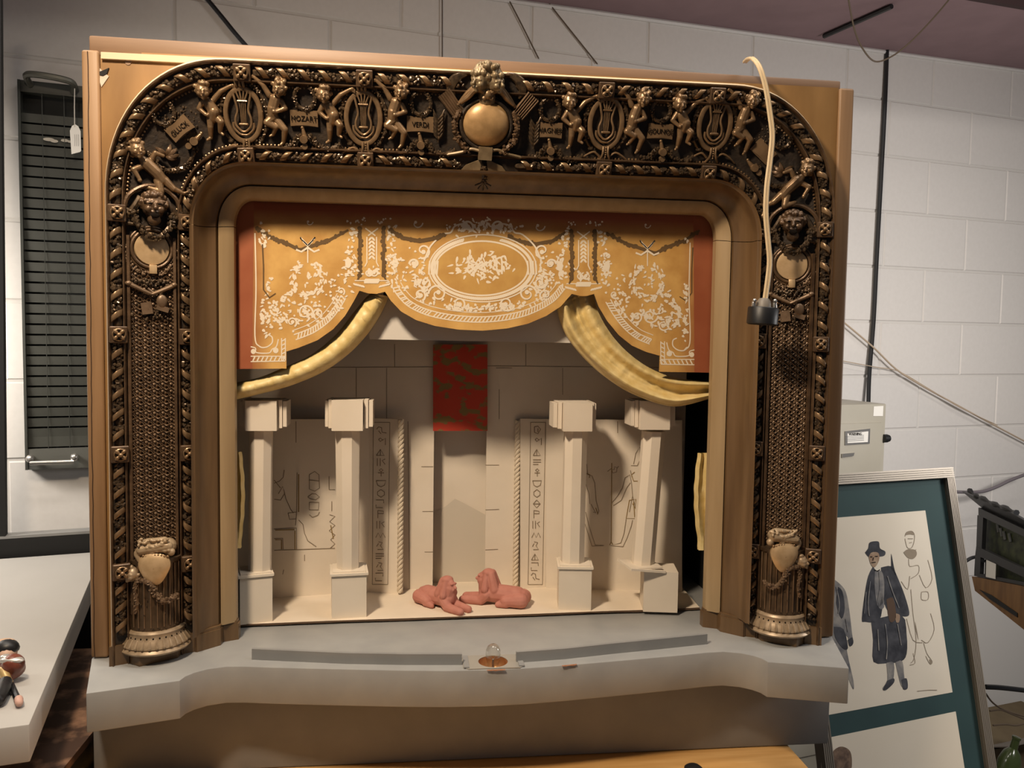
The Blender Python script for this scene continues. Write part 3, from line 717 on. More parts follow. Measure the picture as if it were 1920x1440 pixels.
tr.ell(P3(16, 12, 10), (9*K, 5*K, 12*K), 16, 10); tr.box(P3(17, 24, 9), (20*K, 7*K, 9*K), Matrix.Rotation(.3, 3, 'Y')); tr.tube([P3(8, 2, 9), P3(-6, -10, 8)], 2*K, 7)
tr.box(P3(-8, 24, 8), (17*K, 6*K, 20*K), Matrix.Rotation(-.15, 3, 'Y'))
trm = tr.mesh('musical_trophy'); trm.materials.append(LATT)
tf = MB(); rn = random.Random(8)
for i in range(80): tf.ell(P3(rn.uniform(-30, 30), -24+abs(rn.gauss(0, 6)), rn.uniform(2, 8)), K*rn.uniform(1.3, 3.4), 5, 4)
for i in range(50): tf.ell(P3(rn.gauss(4, 12), 34+rn.gauss(0, 4), rn.uniform(3, 9)), K*rn.uniform(1.3, 3.4), 5, 4)
tfm = tf.mesh('knotted_leaves'); tfm.materials.append(LEAF)
for sx, mxy, dxy, txy in ((1, (285, 388), (284, 467), (283, 552)), (-1, (1487, 421), (1485, 497), (1482, 569))):
    k_ = at_band('comic_mask', MASK, *mxy, 0, (sx, 1, 1))
    for nm, me_ in (('open_mouth', mo), ('eye', eym)): sub(nm, me_, k_)
    at_band('hood_moulding', hdm, *mxy); [at_band('ribbon_scroll', b__, *mxy) for b__ in brms]; at_band('garland', mgm, *mxy)
    d_ = at_band('medallion', md, *dxy); sub('medallion_rim', mrm, d_); sub('tab', tb, d_)
    sub('leaf_fringe', fom, d_, kind='stuff')
    t_ = at_band('musical_trophy', trm, *txy); sub('knotted_leaves', tfm, t_, kind='stuff')
# --- fluted drums with cartouches at the feet of the pilasters
oct_ = [(-.547, -.018), (-.517, -.040), (-.470, -.008), (-.466, .040), (-.540, .050)]
for sx in (-1, 1):
    c = (sx*.507, .006, 0)
    obj('drum_plinth', bevelled(MB().prism([(sx*abs(x), y, 0) for x, y in oct_], (0, 0, .016)), .001), COVE, T)
    base = MB().lathe([(.040, .016), (.0505, .0165), (.0525, .0195), (.0505, .0225), (.0485, .024), (.0500, .026), (.0485, .031), (.0455, .036), (.0435, .040), (.0425, .044), (.0435, .047), (.0415, .050), (.038, .051)], c, 48)
    for i in range(30):
        a = 2*PI*i/30; base.cap((c[0]+.0495*math.cos(a), c[1]+.0495*math.sin(a), .028), (c[0]+.0445*math.cos(a), c[1]+.0445*math.sin(a), .037), .0028, .0016, 6)
    obj('drum_base', base, mat('worn gilt base', (.30, .215, .13), .4, .25, (.42, .31, .20), 90), T)
    drum = MB().lathe([(.0385, .046), (.039, .054), (.0385, .06), (.0385, .10), (.038, .150), (.0395, .153), (.0395, .158), (.0001, .159)], c, 144, lambda a, z: 1-(.045*abs(math.sin(a*11)) if .055 < z < .151 else 0))
    d_ = obj('fluted_drum', drum, mat('dark fluted bronze', (.06, .037, .02), .42, .3, (.11, .07, .038), 50), T)
    rg = MB()
    for i in range(26):
        a = 2*PI*i/26; q = V((c[0]+.0388*math.cos(a), c[1]+.0388*math.sin(a), 0)); rg.tube([q+V((0, 0, .056)), q+V((0, 0, .151))], .0010, 5)
    obj('fillet', rg, LATT, d_, kind='stuff')
    dk = MB()
    for i in range(30):
        a = 2*PI*(i+.5)/30; dk.ell((c[0]+.0428*math.cos(a), c[1]+.0428*math.sin(a), .0405), .0016, 6, 4)
    obj('drilled_hole', dk, INK, d_, kind='stuff')
    ms = MB(); rn = random.Random(5)
    for i in range(110):
        a = rn.uniform(0, 2*PI); ms.ell((c[0]+.0385*math.cos(a), c[1]+.0385*math.sin(a), rn.uniform(.052, .056) if i % 2 else rn.uniform(.07, .105)), rn.uniform(.001, .002), 5, 4)
    obj('drum_foliage', ms, LEAF, d_, kind='stuff')
    # cartouche
    px, py = ((304, 1052), (1452, 1032))[sx > 0]; fl_ = -sx
    mc = MB()
    sd = []
    for i in range(40):
        a = 2*PI*i/40; r = 1+.10*math.cos(3*a+PI/2)
        sd.append((27*r*math.cos(a), 27*r*math.sin(a)*1.02))
    rows = []
    for k in range(6):
        q = 1-k/5; rows.append([P3(fl_*x*(q*.98+.02)*.95, y*(q*.98+.02), 44+6*math.sqrt(max(0, 1-q*q))) for x, y in sd])
    mc.grid([[P3(fl_*x*.9, y*.95, 36) for x, y in sd]]+rows, True)
    org = V((c[0], c[1], 0)); 
    anchor = ony(px, py, c[1]); 
    o_ = obj('cartouche_shield', mc.mesh('cartouche_shield'), PALEGOLD, None); o_.location = anchor; setp(o_, T)
    mt = MB(); px_cap(mt, (fl_*-22, -30, 38), (fl_*20, -36, 38), 9, 9); px_cap(mt, (fl_*-18, -40, 34), (fl_*14, -45, 34), 8, 7); px_cap(mt, (fl_*-30, -22, 36), (fl_*-20, -2, 40), 6, 4); px_cap(mt, (fl_*-30, -24, 36), (fl_*-26, -30, 36), 6, 6); px_ell(mt, (fl_*26, -26, 38), 7)
    px_cap(mt, (-14, -36, 26), (14, -30, 10), 12, 14)
    rn = random.Random(15)
    for i in range(46): px_ell(mt, (rn.uniform(-26, 24), rn.uniform(-50, -20), rn.uniform(38, 46)), (rn.uniform(2, 4.5), rn.uniform(2, 4), rn.uniform(1.6, 3.2)))
    o2 = obj('cartouche_crest', sculpt(mt, .001, 2, 'cartouche_crest'), mat('dusty gilt crest', (.34, .24, .14), .45, .2, (.46, .34, .21), 80), None); o2.location = anchor; setp(o2, T)
    mb_ = MB()
    for i in range(9): mb_.ell(anchor+P3(fl_*(-18+5*i), -21+1.4*math.sin(i), 44), 2.6*K, 7, 5)
    obj('pearl_row', mb_, LIT, o2)
    fc = MB(); face(fc, (0, 0, 0), 13, -.5*fl_, 20, 6)
    o3 = obj('cherub_face', sculpt(fc, .0011, 2, 'cherub_face'), mat('worn gilt base', (.3, .2, .1)), None); o3.location = anchor+P3(fl_*-38, 12, 36); o3.rotation_euler = (0, sx*-.25, 0); setp(o3, T)
    g1 = MB(); garland(g1, [anchor+P3(fl_*a, b, f) for a, b, f in ((-30, 22, 38), (-8, 24, 46), (2, 44, 44), (16, 58, 42), (34, 52, 34))], 6*K, 110, 41)
    garland(g1, [anchor+P3(fl_*a, b, f) for a, b, f in ((-30, 20, 38), (-32, 40, 42), (-30, 60, 42), (-33, 78, 40))], 4.5*K, 60, 42)
    obj('garland', g1, LATT, T)
# --- central crest: twin heads, scrolls, globe, laurel branches, fan folds, knot
ctr = (912, 230)
def cpt(px, py, f=0): return band(px, py, 0)+V((0, -f*K, 0))
gm = MB().ell(P3(0, 0, 6), (41*K, 20*K, 38.5*K), 40, 24).mesh('globe')
gme = at_band('globe', gm, 911, 232, .004); gm.materials.append(GOLDM)
gr = MB().tube([P3(44.5*math.cos(2*PI*i/48), 42*math.sin(2*PI*i/48), 8) for i in range(48)], 3.5*K, 8, True).tube([P3(48*math.cos(2*PI*i/48), 46*math.sin(2*PI*i/48), 4) for i in range(48)], 3*K, 7, True)
grm = gr.mesh('globe_rim'); grm.materials.append(DARK); sub('globe_rim', grm, gme)
for s in (-1, 1):
    m = MB(); garland(m, [P3(s*48, -20, 9), P3(s*55, 2, 10), P3(s*50, 26, 10), P3(s*32, 46, 9)], 7*K, 70, 50)
    at_band('laurel_branch', m, 911, 232, .004, m=MID)
m = MB()
for s in (-1, 1):
    m.tube(bez([P3(s*46, -34, 10), P3(s*34, -44, 13), P3(s*20, -58, 15), P3(s*6, -54, 17), P3(s*4, -46, 18), P3(s*9, -43, 19)], 7), [K*(3+2.6*math.sin(PI*i/35)) for i in range(36)], 9)
    m.tube(bez([P3(s*50, -30, 6), P3(s*36, -50, 9), P3(s*20, -64, 10), P3(0, -66, 10)], 6), 3*K, 8)
m.ell(P3(0, -50, 20), (7*K, 6*K, 8*K), 12, 8)
at_band('volute_arch', m, 911, 232, .004, m=LIT)
tw = MB(); face(tw, (-12, 3, 12), 18, -.75, 40, 60); face(tw, (12, 5, 12), 17, .75, 36, 61); px_ell(tw, (0, -16, 12), (18, 12, 12)); px_cap(tw, (0, 12, 4), (0, 34, 2), 14, 16)
curls(tw, (0, -14, 12), (20, 16, 12), 44, 4.5, 77, .1)
TW = sculpt(tw, .0009, 2, 'twin_head'); at_band('twin_head', TW, 914, 147, .006, m=mat('greenish worn bronze', (.16, .115, .062), .4, .35, (.30, .22, .125), 90))
for s, (fx, fy) in ((-1, (846, 193)), (1, (984, 199))):
    m = MB(); rows = []
    for i in range(13):
        u = i/12; zz = 3*(i % 2)
        ax, ay = (-16+32*u), 0
        rows.append([P3(s*(-1)*(ax*.8-ay), -22, 10+zz), P3(s*(-1)*(ax*.72), 22, 8+zz), P3(s*(-1)*ax*.72, 22, 2), P3(s*-1*ax*.8, -22, 2)])
    mm = MB().grid(rows)
    at_band('pleated_fan', mm.mesh('pleated_fan', False), fx, fy, .002, rot=(0, math.radians(s*38), 0), m=LATT)
    m = MB(); m.tube(bez([P3(s*10, -48, 4), P3(s*30, -40, 6), P3(s*40, -24, 5), P3(s*34, -8, 4)], 6), [K*(2+7*math.sin(PI*i/18)) for i in range(19)], 8, False, .5)
    at_band('crest_leaf', m, 912+s*24, 192, .004, m=LEAF)
for s, (fx, fy) in ((-1, (822, 243)), (1, (1001, 255))):
    m = MB(); m.tube([P3(0, 22, 4), P3(s*2, -20, 5)], 1.6*K, 6)
    for k in range(6):
        for e in (-1, 1): m.tube([P3(s*k*.3, 16-6.5*k, 5), P3(e*6, 8-6.5*k, 7), P3(e*10, -2-6.5*k, 5)], [1.6*K, 2.4*K, .8*K], 6)
    at_band('leaf_spray', m, fx, fy, m=LEAF, kind='stuff')
m = MB(); kx = 0
m.box(P3(1, 8, 14), (24*K, 10*K, 22*K), Matrix.Rotation(.04, 3, 'Y'))
for s in (-1, 1):
    for j, (a, b) in enumerate(((-8, 24), (-24, 36))):
        m.hexa([P3(s*4, 18, 12-j), P3(s*b*.9, 28+2*j, 9), P3(s*(b+8), 50-6*j, 6), P3(s*8, 48, 10-j)], [P3(s*4, 18, 7-j), P3(s*b*.9, 28+2*j, 5), P3(s*(b+8), 50-6*j, 2), P3(s*8, 48, 5-j)])
    m.tube(bez([P3(s*10, 4, 12), P3(s*24, 2, 9), P3(s*40, 8, 8), P3(s*66, 14, 4)], 5), 3*K, 7)
at_band('ribbon_knot', m, 908, 277, .006, m=mat('dull gilt ribbon', (.17, .12, .065), .45, .3, (.25, .18, .10), 80))
m = MB(); garland(m, [P3(0, 30, 14), P3(0, 44, 13), P3(1, 60, 8)], 6*K, 30, 3)
for k in range(5):
    a = PI/2+(k-2)*.55; m.tube([P3(0, 60, 8), P3(16*math.cos(a), 60+14*math.sin(a), 4)], [3*K, 2*K], 6)
at_band('pendant_drop', m, 908, 277, .006, m=LEAF)

# ================================================================= valance and curtains
def strokes(m, pts3, wdt, n, lift=.0):
    """flat painted line: ribbon of quads along 3d points lying on a plane with normal n"""
    L, R = [], []
    for i, p in enumerate(pts3):
        t = (pts3[min(i+1, len(pts3)-1)]-pts3[max(i-1, 0)])
        if t.length < 1e-9: t = V((1, 0, 0))
        s = t.cross(n).normalized()
        ww = wdt[i] if isinstance(wdt, (list, tuple)) else wdt
        L.append(p+s*ww/2); R.append(p-s*ww/2)
    m.grid([L, R]); return m
LV = [0]
def level():
    LV[0] = (LV[0]+1) % 499; return LV[0]*7e-7
def stroke2(m, pl_, pts, wpx, k=K, lift=.00025, sm=0, n=None):
    lift += level()
    pts = [V((a, b, 0)) for a, b in pts]
    if sm: pts = bez(pts, sm)
    q = [pl_.p(p.x, p.y, lift) for p in pts]
    wv = [x*k for x in wpx] if isinstance(wpx, (list, tuple)) else wpx*k
    return strokes(m, q, wv, pl_.n)
def dab(m, pl_, x, y, rx, ry, ang=0., lift=.00025, n=9, tear=.0):
    P = []; lift += level(); rx *= 1.2; ry *= 1.25
    for i in range(n):
        a = 2*PI*i/n; u = rx*math.cos(a); v = ry*math.sin(a)*(1-tear*math.cos(a))
        P.append(pl_.p(x+u*math.cos(ang)-v*math.sin(ang), y+u*math.sin(ang)+v*math.cos(ang), lift))
    m.add(P, [tuple(range(n))]); return m
VP = Plane((0, .084, 0), (0, -1, 0))
low = [(436, 692), (537, 691), (537, 659), (560, 652), (595, 638), (625, 617), (647, 592), (662, 567), (674, 545), (690, 550), (706, 551), (722, 547), (733, 564), (752, 584), (780, 600), (815, 611), (860, 618), (905, 620), (950, 616), (990, 607), (1025, 592), (1052, 574), (1072, 551), (1088, 555), (1100, 555), (1114, 551), (1122, 574), (1138, 601), (1160, 628), (1185, 648), (1212, 660), (1237, 667), (1236, 697), (1342, 699)]
topv = [(1350, 395), (428, 370)]
poly = [VP.p(x, y) for x, y in low+topv]
VAL = thing('valance', 'gold painted scalloped valance with white scrollwork and red borders, hung in the arch', 'valance', (0, .1, .45))
# gold field with red borders: a matter of where on the cloth you are
vm = bpy.data.materials.new('painted valance cloth'); vm.use_nodes = True; nt = vm.node_tree; bs = nt.nodes['Principled BSDF']; bs.inputs['Roughness'].default_value = .75
def nd(t, **kw):
    n = nt.nodes.new(t)
    for k, v in kw.items(): setattr(n, k, v)
    return n
tc = nd('ShaderNodeTexCoord'); sp = nd('ShaderNodeSeparateXYZ'); nt.links.new(tc.outputs['Object'], sp.inputs[0])
no = nd('ShaderNodeTexNoise'); no.inputs['Scale'].default_value = 22; no.inputs['Detail'].default_value = 6; nt.links.new(tc.outputs['Object'], no.inputs['Vector'])
ab = nd('ShaderNodeMath', operation='ABSOLUTE'); nt.links.new(sp.outputs['X'], ab.inputs[0])
def mrange(src, a, b):
    n = nd('ShaderNodeMapRange'); n.inputs['From Min'].default_value = a; n.inputs['From Max'].default_value = b; nt.links.new(src, n.inputs['Value']); return n.outputs[0]
XE = abs(VP.p(484, 550).x); ZT = VP.p(880, 412).z
e1 = mrange(ab.outputs[0], XE-.022, XE+.022); e2 = mrange(sp.outputs['Z'], ZT-.028, ZT+.008)
mx = nd('ShaderNodeMath', operation='MAXIMUM'); nt.links.new(e1, mx.inputs[0]); nt.links.new(e2, mx.inputs[1])
gold = nd('ShaderNodeValToRGB'); gold.color_ramp.elements[0].position = .35; gold.color_ramp.elements[1].position = .68
gold.color_ramp.elements[0].color = (.50, .265, .065, 1); gold.color_ramp.elements[1].color = (.68, .41, .125, 1); nt.links.new(no.outputs['Fac'], gold.inputs[0])
rmix = nd('ShaderNodeMix', data_type='RGBA'); nt.links.new(mx.outputs[0], rmix.inputs['Factor']); nt.links.new(gold.outputs[0], rmix.inputs['A']); rmix.inputs['B'].default_value = (.26, .062, .022, 1)
nt.links.new(rmix.outputs['Result'], bs.inputs['Base Color'])
obj('painted_cloth', MB().prism(poly, (0, .0012, 0)), vm, VAL, smooth=False)
WHT = mat('white scrollwork paint', (.80, .70, .55), .8); BRN = mat('brown garland paint', (.13, .075, .028), .85); OVAL = mat('deep gold oval paint', (.48, .26, .065), .75, 0, (.56, .33, .09), 30); RUST = mat('rust border paint', (.29, .075, .026), .75, 0, (.33, .095, .036), 20)
ws = MB(); bs_ = MB()
rn = random.Random(99)
# rust bands at both ends
for pts in ([(436, 373), (476, 376), (473, 691), (436, 691)], [(1300, 394), (1350, 394), (1342, 699), (1302, 698)]): obj('rust_band', MB().add([VP.p(x, y, .0001) for x, y in pts], [(0, 1, 2, 3)]), RUST, VAL, smooth=False)

# hem: two white lines with slanted ticks, following the scalloped edge
def offs(pts, d):
    out = []
    P = [V(p) for p in pts]
    for i, p in enumerate(P):
        t = (P[min(i+1, len(P)-1)]-P[max(i-1, 0)]).normalized(); out.append(p+V((t.y, -t.x))*d)
    return out
def hem(pts, d1, d2, d3):
    P = [V((q.x, q.y, 0)) for q in [V((*p, 0)) for p in pts]]; P = [V((p.x, p.y)) for p in bez(P, 6)]
    for d, wpx in ((d1, 2.2), (d2, 2.2), (d3, 1.6)): stroke2(ws, VP, [(p.x, p.y) for p in offs(P, d)], wpx)
    a, b = offs(P, d1), offs(P, d2); L = 0; nxt = 0
    for i in range(1, len(P)):
        L += (P[i]-P[i-1]).length
        if L >= nxt and i+1 < len(P):
            nxt += 6.5; stroke2(ws, VP, [tuple(a[i]), tuple(b[i+1])], 2.6)
hem(low[3:8], 16, 26, 34); hem(low[11:23], 16, 26, 34); hem(low[26:31], 16, 26, 34)
for sx, X in ((1, (472, 470, 516, 535, 528)), (-1, (1300, 1302, 1255, 1239, 1246))):
    d = 6 if sx < 0 else 0
    stroke2(ws, VP, [(X[1], 668+d), (X[3], 668+d)], 2); stroke2(ws, VP, [(X[1], 678+d), (X[3], 677+d)], 2)
    for k in range(8): stroke2(ws, VP, [(X[1]+sx*(4+8*k), 677+d), (X[1]+sx*(8+8*k), 669+d)], 2.6)
    for xx in (X[4], X[3]): stroke2(ws, VP, [(xx, 634+d), (xx, 676+d)], 2)
    for k in range(5): stroke2(ws, VP, [(X[4], 640+d+8*k), (X[3], 636+d+8*k)], 2.4)
    stroke2(ws, VP, [(X[0]+sx*6, 437+d*3), (X[0]+sx*8, 540+d*2), (X[0]+sx*6, 630+d), (X[0]+sx*14, 649+d), (X[0]+sx*27, 651+d), (X[0]+sx*38, 643+d), (X[0]+sx*38, 632+d), (X[0]+sx*31, 628+d)], 2.4, sm=5)
    stroke2(ws, VP, [(X[1], 650+d), (X[1]+sx*9, 653+d), (X[1]+sx*11, 661+d), (X[1]+sx*34, 662+d), (X[1]+sx*40, 655+d), (X[1]+sx*48, 650+d), (X[1]+sx*52, 636+d)], 2.2, sm=4)
    dab(ws, VP, X[1]+sx*5, 659+d, 4, 4); dab(ws, VP, X[1]+sx*47, 657+d, 4.5, 4.5)
def scroll(cx_, cy_, r, a0, turns, wpx, sgn=1):
    pts = []
    for i in range(22):
        t = i/21; rr = r*(1-.82*t); a = a0+sgn*turns*2*PI*t; pts.append((cx_+rr*math.cos(a), cy_+rr*math.sin(a)))
    stroke2(ws, VP, pts, [wpx*(1-.4*i/21) for i in range(22)]); dab(ws, VP, pts[-1][0], pts[-1][1], wpx*.9, wpx*.9)
def leaves(cx_, cy_, sx_, sy_, n, r=(1.5, 4), grow=None, inside=None):
    for _ in range(n):
        x, y = cx_+rn.gauss(0, sx_), cy_+rn.gauss(0, sy_)
        if not 486 < x < 1290: continue
        if inside and not inside(x, y): continue
        dab(ws, VP, x, y, rn.uniform(*r), rn.uniform(1, 2.1), rn.uniform(0, PI), tear=.5)
# centre oval
def ell2(cx_, cy_, rx, ry, n=64, a0=0, a1=2*PI): return [(cx_+rx*math.cos(a0+(a1-a0)*i/n), cy_+ry*math.sin(a0+(a1-a0)*i/n)) for i in range(n+1)]
oc = (905, 503)
ovm = MB(); dab(ovm, VP, 903, 502, 82, 47, 0, .00015, 48); obj('oval_field', ovm, OVAL, VAL, smooth=False)
stroke2(ws, VP, ell2(903, 503, 87, 51), 3.2); stroke2(ws, VP, ell2(905, 503, 101, 63), 2.4)
for i in range(150):
    a = 2*PI*i/150
    if math.sin(a) < -.6 and abs(math.cos(a)) < .35: continue
    dab(ws, VP, 904+94*math.cos(a), 503+57*math.sin(a), 3.6, 1.9, a+.9, .00025)
for s in (-1, 1):
    for k in range(4): stroke2(ws, VP, [(905+s*(84+5*k), 489), (905+s*(86+5*k), 515)], 3.2)
    for (dx, dy, r, a0, tn, sg) in ((112, -33, 15, 1.3, 1.1, 1), (128, -8, 10, 0, 1.1, -1), (108, 26, 14, -.5, 1.2, 1), (84, 48, 18, 0, 1.3, -1), (45, 66, 15, .6, 1.3, 1), (118, 50, 12, 2, 1.1, 1), (30, -78, 13, 2.4, 1.1, 1)):
        scroll(905+s*dx, 503+dy, r, a0 if s > 0 else PI-a0, tn, 4, sg*s)
    leaves(905+s*112, 520, 16, 20, 110, inside=lambda x, y: (x-905)**2/107**2+(y-503)**2/68**2 > 1 and y < 575-(abs(x-905)/170)**4*40)
    leaves(905+s*55, 577, 40, 6, 90, inside=lambda x, y: (x-905)**2/107**2+(y-503)**2/68**2 > 1 and y < 585-(abs(x-905)/170)**2*40)
    stroke2(ws, VP, [(905+s*20, 431), (905+s*34, 420), (905+s*52, 424), (905+s*60, 436), (905+s*75, 440), (905+s*98, 462), (905+s*110, 490)], 3, sm=4)
    leaves(905+s*40, 428, 15, 6, 26)
leaves(905, 425, 14, 8, 40); dab(ws, VP, 872, 422, 5, 5); dab(ws, VP, 938, 424, 5, 5); dab(ws, VP, 905, 418, 4, 4)
leaves(903, 500, 26, 13, 120, (2, 6), inside=lambda x, y: (x-903)**2/62**2+(y-502)**2/33**2 < 1)
for k in range(5): stroke2(ws, VP, [(880+12*k, 512-6*k), (892+12*k, 500-4*k), (905+9*k, 490+6*k)], 3.6, sm=4)
# side drops and the two pilaster strips
for s, X in ((-1, 697), (1, 1094)):
    d = 4 if s > 0 else -2
    for e in (-1, 1):
        stroke2(ws, VP, [(X+e*12, 430+d), (X-e*7, 444+d)], 2.4); stroke2(ws, VP, [(X+e*9, 446+d), (X+e*9, 494+d), (X+e*13, 502+d)], 2.2)
        stroke2(bs_, VP, [(X+e*22, 428+d), (X+e*22.5, 470+d), (X+e*21, 515+d), (X+e*27, 528+d)], [6, 5.4, 5, 3], lift=.0002)
        for k in range(12): dab(bs_, VP, X+e*22+rn.uniform(-2, 2), 430+d+8*k, 3.4, 4, rn.uniform(0, 3), .00025)
    for k in range(6):
        for e in (-1, 1): dab(ws, VP, X+e*3, 450+d+7*k, 4, 1.6, e*.9)
    scroll(X-6, 513+d, 8, 0, 1, 3, 1); scroll(X+6, 513+d, 8, PI, 1, 3, -1); leaves(X, 512+d, 8, 6, 14)
    for k in range(11): dab(ws, VP, X-12+2.4*k, 529+d, 2, 4, .3)
    stroke2(ws, VP, [(X-32, 528+d), (X-12, 528+d)], 2); stroke2(ws, VP, [(X+12, 528+d), (X+32, 528+d)], 2)
    for k in range(5): dab(ws, VP, X-32+4*k, 535+d+k, 3, 1.5, .6); dab(ws, VP, X+16+4*k, 539+d-k, 3, 1.5, -.6)
    for e in (-1, 1):
        leaves(X+e*40, 500+d, 7, 20, 50); dab(ws, VP, X+e*44, 495+d, 5, 8); leaves(X+e*34, 440+d, 4, 10, 14); leaves(X+e*20, 416+d, 8, 3, 8, (1, 2))
    # lateral field: garland swags, bouquet, vase, corner flourishes
    o = lambda x: X+s*(X*0+x)
    sg = [(12, 8), (50, 30), (78, 40), (105, 50), (130, 36), (160, 24), (190, 2)]
    stroke2(bs_, VP, [(o(32+x*.98), 426+d+y*.9) for x, y in sg], [4, 6, 6.5, 7, 6.5, 6, 4]*1, lift=.0002)
    for k in range(40):
        i = rn.randrange(6); t = rn.random(); dab(bs_, VP, o(32+.98*lerp(sg[i][0], sg[i+1][0], t)), 426+d+.9*lerp(sg[i][1], sg[i+1][1], t)+rn.uniform(-2, 2), 4, 2.6, rn.uniform(0, 3), .00025)
    bx = o(120)
    for e in (-1, 1): stroke2(ws, VP, [(bx, 462+d), (bx+e*14, 447+d), (bx+e*8, 455+d), (bx, 463+d)], 3); stroke2(ws, VP, [(bx, 466+d), (bx+e*12, 474+d), (bx+e*22, 470+d)], 3.5)
    stroke2(ws, VP, [(bx, 463+d), (bx, 495+d)], 2.2)
    for k in range(105):
        a = rn.uniform(0, 2*PI); q = rn.uniform(.72, 1.12)
        if math.sin(a) < -.93: continue
        dab(ws, VP, o(120)+31*q*math.cos(a), 524+d+34*q*math.sin(a), rn.uniform(2, 4.4), rn.uniform(1, 1.9), a+PI/2+rn.uniform(-.9, .9), tear=.5)
    for k in range(12): dab(ws, VP, o(120)+rn.gauss(0, 9), 528+d+rn.gauss(0, 9), rn.uniform(2, 4.5), rn.uniform(1, 1.8), rn.uniform(0, PI), tear=.5)
    for k in range(34):
        t = rn.random(); dab(ws, VP, o(lerp(150, 192, t))+rn.gauss(0, 5), lerp(548, 596, t)+d+rn.gauss(0, 5), rn.uniform(2, 4.4), rn.uniform(1.2, 2), rn.uniform(0, PI), tear=.5)
    leaves(o(198), 600+d, 7, 22, 40, (1.6, 4.2)); leaves(o(170), 600+d, 9, 9, 22); leaves(o(192), 540+d, 4, 12, 14); leaves(o(203), 450+d, 5, 12, 18, (1.6, 4.2))
    inside = lambda x, y, X=X, s=s: (y < 640-(max(0, 165-abs(x-X)))**1.6*.032)
    leaves(o(122), 590+d, 30, 12, 75, (1.6, 4.2), inside=inside); leaves(o(70), 555+d, 10, 22, 40, inside=inside)
    scroll(o(125), 588+d, 15, 0, 1.3, 3.6, s); scroll(o(100), 590+d, 11, 2, 1.2, 3.4, -s); scroll(o(150), 606+d, 10, 1, 1.2, 3.2, s); scroll(o(58), 548+d, 8, 1, 1, 3, s)
    scroll(o(118), 418+d, 8, 0, .55, 2, 1)
    stroke2(bs_, VP, [(o(205), 460+d), (o(203), 500+d), (o(203), 545+d), (o(192), 560+d), (o(180), 552+d)], [3, 2.5, 2.5, 3, 2], lift=.0002, sm=0)
    scroll(o(-80) if False else X-s*84, 420+d, 12, 0, .6, 2.6, 1)
    sg2 = [(34, 6), (58, 22), (90, 28), (122, 22), (140, 14)]
    stroke2(bs_, VP, [(X-s*x, 426+d+y) for x, y in sg2], [5, 7, 7.5, 7, 5], lift=.0002)
    for k in range(26):
        i = rn.randrange(4); t = rn.random(); dab(bs_, VP, X-s*lerp(sg2[i][0], sg2[i+1][0], t), 426+d+lerp(sg2[i][1], sg2[i+1][1], t)+rn.uniform(-2, 2), 4, 2.6, rn.uniform(0, 3), .00025)
obj('brown_garlands', bs_, BRN, VAL, smooth=False, kind='stuff', fix=False)
obj('white_scrollwork', ws, WHT, VAL, smooth=False, kind='stuff', fix=False)
# --- swag curtains
YEL = mat('yellow silk', (.70, .52, .20), .45, 0, (.80, .64, .31), 60, (1, 1, 1), bump=.3, bscale=150)
def swag(name, label, upper, lower, folds, yb, amp, seed, ncross=22, wr_=.0012):
    rnd_ = random.Random(seed); t = thing(name, label, 'curtain', ony(*lower[0], yb))
    U = bez([V((*p, 0)) for p in upper], 10); L = bez([V((*p, 0)) for p in lower], 10)
    n = min(len(U), len(L)); rows = []
    ph = [rnd_.uniform(0, 6.28) for _ in range(n)]
    for i in range(n):
        u = U[i*(len(U)-1)//(n-1)]; l = L[i*(len(L)-1)//(n-1)]; row = []
        for j in range(ncross+1):
            v = j/ncross; a = folds(v, i/(n-1))
            wr2 = wr_*(.6*math.sin(i*1.9+ph[i]*.5+v*2.5)+.6*math.sin(i*.83+v*4+ph[i//3])+.5*math.sin(i*3.1-v*3+ph[i//2]))*math.sin(PI*v)**.4
            y = yb-amp*a+wr2; q = u.lerp(l, v); row.append(ony(q.x, q.y, y))
        rows.append(row)
    m = MB().grid(rows)
    bk = [[p+V((0, .012+.02*0, 0)) for p in r] for r in rows]; m.grid(bk)
    m.grid([[r[0] for r in rows], [r[0] for r in bk]]); m.grid([[r[-1] for r in rows], [r[-1] for r in bk]])
    obj('swag', m, YEL, t); return t
tl = swag('swag_curtain', 'yellow silk swag gathered into a roll under the left half of the valance', [(700, 548), (688, 556), (664, 585), (630, 627), (585, 664), (530, 690), (485, 708), (440, 718)],
          [(728, 556), (716, 584), (692, 622), (655, 662), (606, 697), (548, 722), (490, 738), (440, 750)], lambda v, t: math.sin(PI*v)**.6, .112, .020, 3, 16)
tr_ = swag('swag_curtain', 'yellow silk swag in loose open folds under the right half of the valance', [(1112, 540), (1118, 575), (1140, 618), (1172, 656), (1215, 688), (1265, 708), (1330, 716)],
           [(1044, 570), (1058, 618), (1088, 662), (1134, 705), (1190, 740), (1262, 762), (1330, 748)],
           lambda v, t: .95*math.exp(-((v-.80)/.17)**2)+(.55+.35*t)*math.exp(-((v-.22+.06*t)/.19)**2)+.30*math.exp(-((v-.5)/.06)**2)*(1-t)-.25*math.exp(-((v-.93)/.04)**2)*t, .114, .026, 5, 34, .0011)
